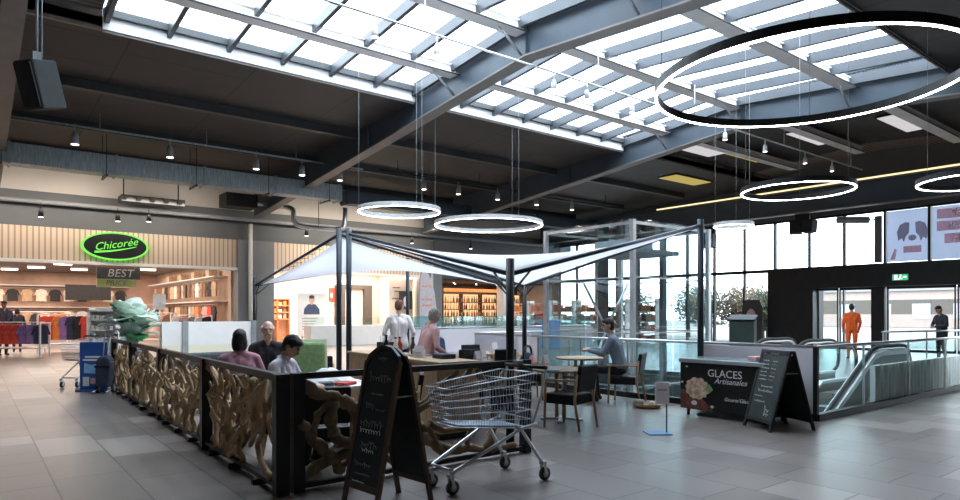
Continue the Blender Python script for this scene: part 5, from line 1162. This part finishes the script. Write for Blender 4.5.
# sign on thin stand, low basket
t = thing('info_stand', 'small notice on a thin stand with a blue base plate standing on the open floor', 'sign stand', (6.99, 5.2, 0), -0.6)
B().box(-0.17, 0.13, -0.14, 0.14, 0, 0.012).obj('base_plate', mat('base_blue', (0.1, 0.25, 0.5), 0.4), t); B().tube([(0.1, 0, 0.012), (0.1, 0, 0.62)], 0.009, 8).obj('pole', M['darkblue'], t)
B().box(-0.05, 0.13, -0.01, 0.01, 0.38, 0.66).obj('notice', M['paper'], t)
b = B(); b.box(-0.02, 0.1, -0.013, -0.01, 0.55, 0.57); b.obj('print', M['greyplastic'], t)
t = thing('flat_basket', 'low round wicker tray with odds and ends on the floor near the balustrade', 'basket', (8.75, 6.75, 0))
B().lathe([(0.17, 0.0), (0.22, 0.02), (0.24, 0.07), (0.22, 0.07), (0.2, 0.03)], 20).obj('tray', M['woodleg'], t)
o = B().lathe([(0.07, 0), (0.09, 0.06), (0.06, 0.09)], 12).obj('jar', M['greyplastic']); o.location = (8.68, 6.86, 0.035); tag(o, 'small grey pot in the low wicker tray', 'pot')
o = B().ell((0, 0, 0.04), (0.07, 0.05, 0.04), 10).obj('bread_roll', M['cream']); o.location = (8.8, 6.68, 0.035); tag(o, 'pale roll in the low wicker tray', 'roll')
# kiosk things near the windows
t = thing('display_terminal', 'dark tilted display terminal standing before the windows', 'terminal', (25.5, 14.75, 0), link_yaw(-1, -0.3))
B().box(-0.5, 0.5, -0.25, 0.25, 0, 1.25).obj('cabinet', mat('dark_green', (0.03, 0.06, 0.055), 0.5), t, 0.02); mx = Matrix.Translation((0, 0, 1.25)) @ Matrix.Rotation(-0.35, 4, 'X'); B().box(-0.55, 0.55, -0.3, 0.3, 0.06, 0.14, mx).obj('screen', M['black'], t, 0.01)
t = thing('advert_board', 'narrow standing advert board with a reddish picture beside the vestibule', 'advert', (28.3, 15.9, 0), link_yaw(-1, -0.4))
b = B(); b.prism([(-0.4, 0), (0.4, 0), (0.45, 1.8), (0.3, 2.15), (-0.3, 2.15), (-0.45, 1.8)], -0.05, 0.05, lambda u, v, h: (u, h, v)); b.obj('board', M['dkbrown'], t); b = B(); b.ell((0.05, 0.06, 1.2), (0.24, 0.012, 0.55), 14); b.obj('picture', GM['rose'], t)

# ------------------------------------------------------------------ people
SK = {'light': mat('skin_light', (0.62, 0.4, 0.31), 0.5, 0, 0.06, 12), 'tan': mat('skin_tan', (0.46, 0.27, 0.19), 0.5, 0, 0.06, 12)}
M['eye'] = mat('eye_dark', (0.03, 0.025, 0.02), 0.3); M['lip'] = mat('lip', (0.42, 0.17, 0.15), 0.5)
def remesh(prims, mats, name, vox):
    b = B()
    for p in prims:
        if p[0] == 'c':
            a, c = V(p[1]), V(p[2]); n = 10; d = (c - a); L = d.length; d = d.normalized() if L > 1e-6 else V((0, 0, 1))
            pts, rs = [], []
            for k in range(4): th = PI / 2 * (1 - k / 4); pts.append(a - d * p[3] * math.sin(th)); rs.append(max(p[3] * math.cos(th), p[3] * 0.05))
            pts += [a, c]; rs += [p[3], p[4]]
            for k in range(1, 5): th = PI / 2 * k / 4; pts.append(c + d * p[4] * math.sin(th)); rs.append(max(p[4] * math.cos(th), p[4] * 0.05))
            b.tube(pts, rs, n)
        else: b.ell(p[1], p[2], 14, p[4])
    bmesh.ops.recalc_face_normals(b.bm, faces=b.bm.faces)
    me = bpy.data.meshes.new('tmp'); b.bm.to_mesh(me); b.bm.free()
    o = bpy.data.objects.new('tmp', me); COL.objects.link(o)
    md = o.modifiers.new('r', 'REMESH'); md.mode = 'VOXEL'; md.voxel_size = vox
    sm = o.modifiers.new('s', 'SMOOTH'); sm.iterations = 2; sm.factor = 0.4
    dg = bpy.context.evaluated_depsgraph_get(); dg.update(); res = bpy.data.meshes.new_from_object(o.evaluated_get(dg))
    bpy.data.objects.remove(o); bpy.data.meshes.remove(me); res.name = name
    nf = len(res.polygons); ctr = np.empty(nf * 3); res.polygons.foreach_get('center', ctr); ctr = ctr.reshape(-1, 3)
    best = np.full(nf, 1e9); idx = np.zeros(nf, dtype=np.int32)
    for p in prims:
        if p[0] == 'c':
            a = np.array(p[1]); d = np.array(p[2]) - a; t = np.clip(((ctr - a) @ d) / max(d @ d, 1e-9), 0, 1)
            ds = np.linalg.norm(ctr - a - t[:, None] * d, axis=1) - (p[3] + (p[4] - p[3]) * t); mi = p[5]
        else:
            q = ctr - np.array(p[1]); 
            if p[4] is not None: q = q @ np.array(p[4].to_3x3())
            r = np.array(p[2]); ds = (np.linalg.norm(q / r, axis=1) - 1) * r.min(); mi = p[3]
        k = ds < best; best[k] = ds[k]; idx[k] = mi
    res.materials.clear()
    for m in mats: res.materials.append(m)
    res.polygons.foreach_set('material_index', idx); res.polygons.foreach_set('use_smooth', np.ones(nf, dtype=bool))
    o = bpy.data.objects.new(name, res); COL.objects.link(o); return o
def person(label, loc, rz, shirt, pants, skin='light', hair=(0.02, 0.016, 0.014), hairlen=0, sit=True, lean=0.1, arms=None, pitch=0.2, yaw=0.0, s=1.0, vox=0.012, shirtlen=0.0, sleeve=1.0, bald=0.0, knee=0.45, collar=False):
    P = []; SKN, SH, PA, SHOE, EYE, LIP = range(6)
    def c(a, b_, r0, r1, m): P.append(('c', tuple(V(a) * s), tuple(V(b_) * s), r0 * s, r1 * s, m))
    def e(ct, r, m, mx=None): P.append(('e', tuple(V(ct) * s), tuple(q * s for q in r), m, mx))
    pz = 0.56 if sit else 0.95
    pel = V((0, 0, pz)); axv = V((0, math.sin(lean), math.cos(lean))); fw = V((0, math.cos(lean), -math.sin(lean)))
    nk = pel + axv * 0.53; chest = pel + axv * 0.34; waist = pel + axv * 0.16
    c(waist, nk - axv * 0.13, 0.1, 0.095, SH); c(pel, waist, 0.1, 0.1, SH)
    for q in (-1, 1):
        c(pel + V((q * 0.075, 0, 0)), waist + V((q * 0.065, 0, 0)), 0.105, 0.098, SH if shirtlen >= 0 else PA)
        c(waist + V((q * 0.065, 0, 0)), chest + V((q * 0.085, 0, 0)), 0.1, 0.112, SH)
        c(chest + V((q * 0.085, 0, 0)), nk - axv * 0.09 + V((q * 0.11, 0, 0)), 0.112, 0.075, SH)
        c(nk - axv * 0.04 + V((q * 0.05, 0, 0)), nk - axv * 0.075 + V((q * 0.165, 0, 0)), 0.06, 0.062, SH)
        if shirtlen > 0 and not sit: c(pel + V((q * 0.075, 0, 0)), pel + V((q * 0.08, 0, -shirtlen)), 0.112, 0.115, SH)
        hip = pel + V((q * 0.09, 0, -0.03)); 
        if sit: kn, an = V((q * 0.11, knee, 0.52)), V((q * 0.11, knee - 0.06, 0.1))
        else: kn, an = V((q * 0.1, 0.03, 0.5)), V((q * 0.1, -0.02 + 0.03 * q, 0.1))
        c(hip, kn, 0.092, 0.062, PA); c(kn, an, 0.062, 0.045, PA); c(an + V((0, -0.03, -0.05)), an + V((q * 0.015, 0.15, -0.062)), 0.04, 0.034, SHOE); c(an, an + V((0, 0, -0.03)), 0.042, 0.042, SHOE)
        # arm
        sh = nk - axv * 0.085 + V((q * 0.18, 0, 0)); el, wr = (arms or {}).get(q) or ((q * 0.26, 0.06, pz + 0.18), (q * 0.16, 0.3, pz + 0.22)); el, wr = V(el), V(wr)
        c(sh, el, 0.062, 0.047, SH); mid = el.lerp(wr, sleeve)
        if sleeve > 0.02: c(el, mid, 0.046, 0.038, SH)
        c(el, wr, 0.036, 0.027, SKN)
        d = (wr - el).normalized(); sd = d.cross(V((0, 0, 1))); sd = sd.normalized() if sd.length > 0.2 else V((1, 0, 0)); dn = d.cross(sd).normalized()
        if dn.z > 0: dn = -dn
        pm = wr + d * 0.05; c(wr, pm + sd * 0.016, 0.024, 0.019, SKN); c(wr, pm - sd * 0.016, 0.024, 0.019, SKN)
        for k, L in enumerate((0.07, 0.08, 0.075, 0.06)):
            o_ = sd * (0.034 - 0.0225 * k) * (1 if q < 0 else -1); f0 = pm + o_ + d * 0.02; f1 = f0 + d * L * 0.55 + dn * 0.012; f2 = f1 + d * L * 0.35 + dn * 0.03
            c(f0, f1, 0.0098, 0.0092, SKN); c(f1, f2, 0.0092, 0.0085, SKN)
        tb = wr + d * 0.02 + sd * 0.025 * (1 if q < 0 else -1); t1 = tb + d * 0.035 + sd * 0.03 * (1 if q < 0 else -1) + dn * 0.012; c(tb, t1, 0.013, 0.011, SKN); c(t1, t1 + d * 0.035 + dn * 0.01, 0.011, 0.009, SKN)
    # head
    hm = Matrix.Rotation(yaw, 4, 'Z') @ Matrix.Rotation(-(lean * 0.5 + pitch), 4, 'X'); f, u, r = hm @ V((0, 1, 0)), hm @ V((0, 0, 1)), hm @ V((1, 0, 0))
    hc = nk + axv * 0.06 + u * 0.1 + f * 0.025
    c(nk - axv * 0.03, hc - u * 0.05 - f * 0.02, 0.056, 0.05, SKN)
    e(hc + u * 0.012 - f * 0.005, (0.076, 0.095, 0.1), SKN, hm); e(hc + f * 0.022 - u * 0.055, (0.056, 0.066, 0.062), SKN, hm)
    c(hc + f * 0.088 + u * 0.012, hc + f * 0.108 - u * 0.022, 0.011, 0.016, SKN)
    for q in (-1, 1):
        e(hc + r * q * 0.077 - f * 0.005 - u * 0.005, (0.011, 0.022, 0.032), SKN, hm); e(hc + r * q * 0.03 + f * 0.083 + u * 0.012, (0.009, 0.009, 0.006), EYE, hm)
        c(hc + r * q * 0.016 + f * 0.092 + u * 0.032, hc + r * q * 0.046 + f * 0.08 + u * 0.032, 0.007, 0.006, EYE if bald < 0.5 else SKN)
    c(hc - r * 0.02 + f * 0.086 - u * 0.055, hc + r * 0.02 + f * 0.086 - u * 0.055, 0.008, 0.008, LIP)
    if collar:
        for k in range(9):
            a0 = PI * (0.62 + k * 1.76 / 8); a1 = PI * (0.62 + (k + 1) * 1.76 / 8)
            c(nk + V((0.062 * math.cos(a0), 0.062 * math.sin(a0), 0.015)), nk + V((0.062 * math.cos(a1), 0.062 * math.sin(a1), 0.015)), 0.016, 0.016, SH)
    o = remesh(P, [SK[skin], shirt, pants, M['black'], M['eye'], M['lip']], 'person', vox)
    o.location = loc; o.rotation_euler = (0, 0, rz); tag(o, label, 'person')
    P2 = []
    def e2(ct, r_): P2.append(('e', tuple(V(ct) * s), tuple(q * s for q in r_), 0, hm))
    if bald < 0.5:
        e2(hc + u * 0.03 - f * 0.018, (0.083, 0.096, 0.093)); e2(hc - f * 0.035 - u * 0.01, (0.08, 0.072, 0.088))
        e2(hc + u * 0.072 + f * 0.03, (0.07, 0.062, 0.04))
        if hairlen:
            for q in (-1, 1): e2(hc + r * q * 0.05 - f * 0.03 - u * (0.04 + hairlen * 0.3), (0.042, 0.06, 0.07 + hairlen * 0.4))
            e2(hc - f * 0.055 - u * (0.05 + hairlen * 0.3), (0.075, 0.045, 0.07 + hairlen * 0.4))
    else:
        e2(hc - f * 0.05 - u * 0.02, (0.082, 0.06, 0.06)); e2(hc - f * 0.06 + u * 0.03, (0.076, 0.05, 0.06))
        for q in (-1, 1): e2(hc + r * q * 0.068 - f * 0.03, (0.022, 0.045, 0.045))
    h = remesh(P2, [mat('hair', hair, 0.6, 0, 0.35, 40)], 'hair', vox); h.parent = o
    md = h.modifiers.new('d', 'DISPLACE'); tx = bpy.data.textures.new('hair_strands', 'CLOUDS'); tx.noise_scale = 0.03; md.texture = tx; md.strength = 0.014
    return o
C_ = lambda n, c, **k: mat(n, c, 0.85, 0, 0.1, 14, **k)
lil = C_('lilac_shirt', (0.62, 0.58, 0.66)); pnk = C_('pink_top', (0.46, 0.22, 0.28)); jkt = C_('dark_jacket', (0.03, 0.03, 0.04)); wht = C_('white_blouse', (0.78, 0.74, 0.72)); rse = C_('pale_pink_top', (0.72, 0.45, 0.46))
blu = C_('blue_top', (0.07, 0.12, 0.24)); gry = C_('blue_grey_jumper', (0.2, 0.26, 0.32)); org = C_('orange_workwear', (0.85, 0.13, 0.02)); blk = C_('black_trousers', (0.02, 0.02, 0.025)); dnm = C_('denim', (0.07, 0.1, 0.16))
M['org'] = org
person('person in a pale lilac shirt with short black hair looking down at the white table', (2.5, 6.62, 0), link_yaw(0.5, -0.6), lil, blk, 'tan', lean=0.16, pitch=0.55, arms={-1: ((-0.27, 0.16, 0.77), (-0.12, 0.38, 0.8)), 1: ((0.27, 0.16, 0.77), (0.14, 0.38, 0.8))}, vox=0.011, collar=True, s=1.0)
person('woman in a pink top with black hair seen from behind beside the driftwood fence', (2.5, 7.8, 0), link_yaw(0.3, 1), pnk, blk, 'tan', hairlen=0.06, lean=0.12, pitch=0.1, arms={-1: ((-0.29, 0.1, 0.76), (-0.14, 0.36, 0.8)), 1: ((0.29, 0.1, 0.76), (0.14, 0.36, 0.8))}, vox=0.011)
person('white haired man in a dark jacket sitting and facing the woman in pink', (3.32, 9.15, 0), link_yaw(-0.3, -1), jkt, dnm, 'light', hair=(0.7, 0.68, 0.66), bald=1.0, lean=0.12, pitch=0.05, s=1.06, vox=0.011)
person('standing woman in a white blouse with brown hair tied up, seen from behind', (6.73, 11.24, 0), link_yaw(0.5, 0.9), wht, blk, 'light', hair=(0.16, 0.07, 0.04), sit=False, lean=0.03, pitch=0.0, yaw=-0.7, s=1.03, arms={-1: ((-0.28, -0.02, 1.13), (-0.25, 0.1, 0.9)), 1: ((0.28, -0.02, 1.13), (0.25, 0.1, 0.9))}, shirtlen=0.06)
person('elderly person in a pale pink top with grey hair leaning at the oak counter', (5.32, 8.12, 0), link_yaw(0.8, -0.05), rse, blk, 'light', hair=(0.4, 0.38, 0.36), sit=False, lean=0.2, pitch=0.15, s=0.93, shirtlen=0.04, arms={-1: ((-0.27, 0.05, 1.13), (-0.16, 0.3, 1.0)), 1: ((0.27, 0.05, 1.13), (0.16, 0.3, 1.0))})
person('person in a blue top with pale hair sitting behind the one in pale pink', (6.35, 9.38, 0), link_yaw(-0.2, 1), blu, dnm, 'light', hair=(0.62, 0.55, 0.45), hairlen=0.03, lean=0.1, s=1.05)
person('man in a blue-grey jumper with dark hair sitting at the table by the glass lift', (8.88, 7.4, 0), link_yaw(-0.5, 0.85), gry, blk, 'light', hair=(0.035, 0.025, 0.02), lean=0.28, pitch=0.0, yaw=0.35, arms={-1: ((-0.28, 0.24, 0.79), (-0.1, 0.48, 0.82)), 1: ((0.27, 0.24, 0.79), (0.05, 0.5, 0.84))}, vox=0.011, s=1.09)
person('person in bright orange workwear standing by the entrance doors', (23.4, 9.6, 0), link_yaw(0.8, 0.5), org, org, 'tan', sit=False, lean=0.0, s=1.06, arms={-1: ((-0.24, 0.0, 1.15), (-0.22, 0.12, 0.95)), 1: ((0.24, 0.0, 1.15), (0.22, 0.12, 0.95))}, vox=0.016)
person('person in dark clothes standing behind the far glass balustrade by the entrance', (23.2, 6.95, 0), link_yaw(-0.8, 0.5), jkt, blk, 'tan', sit=False, lean=0.08, pitch=0.4, s=1.02, arms={-1: ((-0.27, 0.08, 1.15), (-0.05, 0.25, 1.12)), 1: ((0.27, 0.08, 1.15), (0.08, 0.26, 1.12))}, vox=0.016)
person('mannequin in a long dark coat standing behind the low white rack at the left edge', (0.93, 29.4, 0), link_yaw(0.3, -1), C_('dark_coat', (0.06, 0.06, 0.1)), blk, 'tan', sit=False, s=1.15, vox=0.018, shirtlen=0.35, arms={-1: ((-0.26, 0.0, 1.12), (-0.24, 0.08, 0.88)), 1: ((0.26, 0.0, 1.12), (0.24, 0.08, 0.88))})  # shop mannequin, shaped with the same body function as the people
person('person in a black jacket seen from behind, right of the long dark coat', (1.45, 31.6, 0), link_yaw(0.1, 1), jkt, blk, 'tan', sit=False, s=1.0, vox=0.018, hairlen=0.04)
# shop mannequin
t = thing('shop_mannequin', 'white headed shop mannequin in a bright pink top', 'mannequin', (5.15, 32.2, 0.35), 0.3)
b = B(); b.ell((0, 0, 1.62), (0.1, 0.12, 0.15), 14); b.tube([(0, 0, 1.35), (0, 0, 1.55)], 0.055, 10); b.obj('head', M['white'], t)
b = B(); b.lathe([(0.17, 0.75), (0.15, 0.95), (0.19, 1.2), (0.2, 1.32), (0.07, 1.42)], 14); b.tube([(-0.2, 0, 1.32), (-0.32, 0.02, 1.05), (-0.24, -0.14, 0.85)], [0.06, 0.05, 0.04], 8); b.tube([(0.2, 0, 1.32), (0.32, 0.02, 1.05), (0.24, -0.14, 0.85)], [0.06, 0.05, 0.04], 8); b.obj('top', GM['pink'], t)
b = B(); b.tube([(-0.09, 0, 0.03), (-0.09, 0, 0.8)], 0.075, 10); b.tube([(0.09, 0, 0.03), (0.09, 0, 0.8)], 0.075, 10); b.obj('trousers', GM['black'], t)
b = B(); b.lathe([(0.3, -0.35), (0.3, 0.03)], 20); b.obj('podium', M['white'], t)

# ------------------------------------------------------------------ outdoors
M['pave'] = mat('paving', (0.16, 0.15, 0.145), 0.8, 0, 0.1, 0.5); M['bush'] = mat('foliage', (0.045, 0.06, 0.025), 0.7, 0, 0.5, 2); M['bush2'] = mat('foliage_autumn', (0.1, 0.065, 0.03), 0.7, 0, 0.5, 2); M['bark'] = mat('bark', (0.1, 0.08, 0.06), 0.8)
st(B().box(32, 120, -60, 90, -0.35, -0.05).obj('ground', M['pave']), 'pale paving outside the windows')
M['bldg'] = tile_mat('pale_render', (0.26, 0.21, 0.19), (0.3, 0.24, 0.21), (0.36, 0.29, 0.26), 0.8, 3.0, 1.5, False, (0.08, 0.07, 0.06), 0.05)
for k, (x, y0, y1, h) in enumerate(((75, -10, 14, 5.0), (80, 16, 40, 4.0))):
    t = thing('building', ['pale low building outside beyond the entrance doors', 'pale low building outside behind the trees'][k], 'building', (x, (y0 + y1) / 2, -0.05))
    w = (y1 - y0) / 2; B().box(0, 12, -w, w, 0, h).obj('wall', M['bldg'], t); B().box(-0.3, 12.3, -w - 0.3, w + 0.3, h, h + 0.4).obj('roof', M['column'], t)
    for q in range(6): B().box(-0.06, 0, -w + 1.5 + q * w / 3.2, -w + 3.2 + q * w / 3.2, 1, 2.6).obj('window', M['greyplastic'], t)
def tree(label, x, y, h, r, m, seed):
    rr = random.Random(seed); t = thing('tree', label, 'tree', (x, y, -0.05), 0, 'trees outside the windows')
    b = B(); b.tube(spline([(0, 0, 0), (0.05, 0.04, h * 0.35), (-0.04, 0.02, h * 0.7)]), [0.09 - 0.006 * k for k in range(11)], 8)
    for k in range(5): a = k * 1.3; b.tube([(0, 0, h * 0.35 + 0.1 * k), (r * 0.6 * math.cos(a), r * 0.6 * math.sin(a), h * 0.6 + 0.12 * k)], [0.04, 0.015], 6)
    b.obj('trunk', M['bark'], t); b = B()
    for k in range(1500):
        a, z, q = rr.uniform(0, 2 * PI), rr.uniform(-1, 1), rr.random() ** 0.4; s_ = math.sqrt(1 - z * z)
        p = V((r * q * s_ * math.cos(a), r * q * s_ * math.sin(a), h * 0.62 + h * 0.4 * q * z)); L = rr.uniform(0.07, 0.15)
        d = V((rr.uniform(-1, 1), rr.uniform(-1, 1), rr.uniform(-1, 1))).normalized(); e_ = d.orthogonal().normalized()
        b.quad(p - d * L, p + e_ * L * 0.45, p + d * L, p - e_ * L * 0.45)
    b.obj('foliage', m, t)
for k, (x, y, h, r, m) in enumerate(((35.5, 23.4, 3.2, 1.1, 'bush'), (36.5, 20.9, 3.3, 1.2, 'bush2'), (35, 19.0, 2.9, 0.9, 'bush'), (37.5, 25.5, 3.4, 1.2, 'bush'), (40, 22.0, 3.4, 1.3, 'bush2'), (36, 28.5, 3.2, 1.2, 'bush'), (34.2, 20.2, 3.0, 1.0, 'bush2'), (34.4, 21.9, 3.2, 1.1, 'bush'), (33.9, 18.2, 2.7, 0.8, 'bush'))):
    tree(['green leafy tree outside the lower left window', 'brownish tree outside, left of the advert board', 'small green tree outside right behind the advert board', 'green tree outside behind the glass lift, left of the brownish one', 'brownish tree farther out between the green ones', 'green tree outside at the far window corner', 'brownish tree close outside the lower windows left of the advert board', 'green tree close outside the lower windows beside the sail post', 'lowest green tree close outside, next to the vestibule'][k], x, y, h, r, M[m], k)

# ------------------------------------------------------------------ light, sky, camera
w = bpy.data.worlds.new('sky'); scene.world = w; w.use_nodes = True; nt = w.node_tree; bg = nt.nodes['Background']
tc = nt.nodes.new('ShaderNodeTexCoord'); nz = nt.nodes.new('ShaderNodeTexNoise'); nz.inputs['Scale'].default_value = 2.2; nz.inputs['Detail'].default_value = 5
rp = nt.nodes.new('ShaderNodeValToRGB'); rp.color_ramp.elements[0].color = (0.62, 0.8, 1.0, 1); rp.color_ramp.elements[1].color = (0.93, 0.97, 1.0, 1); rp.color_ramp.elements[0].position = 0.35; rp.color_ramp.elements[1].position = 0.6
nt.links.new(tc.outputs['Generated'], nz.inputs['Vector']); nt.links.new(nz.outputs['Fac'], rp.inputs['Fac']); nt.links.new(rp.outputs['Color'], bg.inputs['Color']); bg.inputs['Strength'].default_value = 5.2
def area(name, loc, rot, sx, sy, e_, col=(1, 1, 1), portal=False):
    l = bpy.data.lights.new(name, 'AREA'); l.shape = 'RECTANGLE'; l.size = sx; l.size_y = sy; l.energy = e_; l.color = col
    if portal: l.cycles.is_portal = True
    o = bpy.data.objects.new(name, l); COL.objects.link(o); o.location = loc; o.rotation_euler = rot; return o
area('sky_portal', (10.5, 10.7, 8.6), (0, 0, 0), 17.2, 10.4, 1, (1, 1, 1), True)
area('window_portal', (30.5, 12.5, 2.9), (0, PI / 2, 0), 5.8, 17.0, 1, (1, 1, 1), True)
area('clothes_shop_lamps', (2.5, 37.5, 3.9), (0, 0, 0), 12, 14, 1250, (1.0, 0.8, 0.66))
area('second_shop_lamps', (15.3, 32.5, 3.8), (0, 0, 0), 7.5, 4, 700, (1.0, 0.88, 0.78))
area('bottle_shop_lamps', (24, 32.2, 3.3), (0, 0, 0), 6, 2.5, 130, (1.0, 0.72, 0.45))
area('wall_wash_fill', (3, 27.4, 6.0), (1.9, 0, 0), 10, 0.3, 32, (1.0, 0.86, 0.74))  # added fill that brightens the pale upper wall, no fitting of its own
area('lower_level_lamps', (11.5, 9, -0.5), (0, 0, 0), 5, 5, 500, (0.9, 1.0, 1.0))
area('fascia_lamps', (2.5, 28.2, 5.9), (0.85, 0, 0), 11, 0.3, 130, (1.0, 0.86, 0.72))
area('fascia_lamps', (15.3, 28.2, 5.9), (0.85, 0, 0), 8, 0.3, 110, (1.0, 0.86, 0.72))
def spotlamp(loc, tgt, e_, col, ang=1.3):
    l = bpy.data.lights.new('track_lamp', 'SPOT'); l.energy = e_; l.color = col; l.spot_size = ang; l.spot_blend = 0.6; l.shadow_soft_size = 0.08
    o = bpy.data.objects.new('track_lamp', l); COL.objects.link(o); o.location = loc; o.rotation_euler = (V(tgt) - V(loc)).to_track_quat('-Z', 'Y').to_euler()
for x in (2.37, 4.91, 7.6, 10.67): spotlamp((x, 21.8, 6.4), (x, 20.5, 0), 80, (1.0, 0.8, 0.62))
for x in (2.02, 4.2): spotlamp((x, 28.3, 5.0), (x, 25.3, 0), 260, (1.0, 0.8, 0.62))
for x in (14.2, 18.0, 22.6): spotlamp((x, 21.7, 6.4), (x + 0.5, 22.5, 0), 420, (1.0, 0.95, 0.9))
spotlamp((14.2, 21.7, 6.4), (14.0, 30.8, 1.3), 700, (1.0, 0.95, 0.9), 0.9)
spotlamp((18.0, 21.7, 6.4), (18.0, 29.5, 1.0), 500, (1.0, 0.95, 0.9), 0.9)
spotlamp((4.91, 21.7, 6.4), (3.55, 25.0, 1.0), 260, (1.0, 0.92, 0.85), 0.6)
spotlamp((5.89, 10.6, 6.5), (4.0, 15.0, 1.0), 420, (1.0, 0.95, 0.88), 0.8)
spotlamp((5.89, 10.6, 6.5), (3.0, 9.0, 1.0), 260, (1.0, 0.95, 0.88), 0.8)
for x in (7.28, 11.6): spotlamp((x, 10.6, 6.5), (x, 9.5, 0), 380, (1.0, 0.93, 0.86))
# shop shelving at the windows behind the lift
rr = random.Random(8)
for k in range(6):
    y = 21.4 + k * 1.95 + (0.1 if k == 4 else 0); t = thing('shelf_unit', 'tall white shelving unit with colourful packets seen through the glass lift, %s from the right' % ORD[k], 'shelf', (27.6, y, 0), 0, 'shelving units behind the lift')
    for z in (0.1, 0.6, 1.1, 1.6, 2.1): B().box(-0.2, 0.2, -0.8, 0.8, z, z + 0.04).obj('shelf_board', M['white'], t)
    for s in (-0.8, 0.76): B().box(-0.2, 0.2, s, s + 0.04, 0, 2.3).obj('upright', M['white'], t)
    for z in (0.14, 0.64, 1.14, 1.64):
        for q in range(5):
            c = rr.choice(['orange', 'tan', 'white', 'brown', 'rose', 'red', 'black', 'cream']); h = rr.uniform(0.22, 0.4); yy = y - 0.62 + q * 0.3
            tag(B().box(27.42, 27.7, yy - 0.12, yy + 0.12, z, z + h).obj('packet', GM[c]), '%s packet on the shelving behind the glass lift' % c, 'packet', '%s packets behind the lift' % c)
cd = bpy.data.cameras.new('camera'); cam = bpy.data.objects.new('camera', cd); COL.objects.link(cam); scene.camera = cam
cam.location = (0, 0, 1.55); cam.rotation_euler = (PI / 2, 0, -math.radians(38)); cd.sensor_width = 36; cd.lens = 652 / 960 * 36; cd.shift_y = 63 / 960; cd.clip_start = 0.05; cd.clip_end = 400
vs = scene.view_settings; scene.display_settings.display_device = 'sRGB'; vs.view_transform = 'Standard'; vs.look = 'None'; vs.gamma = 1; vs.use_curve_mapping = False; vs.exposure = 0.86
scene.cycles.max_bounces = 10; scene.cycles.transparent_max_bounces = 24; scene.cycles.use_denoising = True; scene.cycles.sample_clamp_indirect = 6; scene.cycles.caustics_reflective = False; scene.cycles.caustics_refractive = False
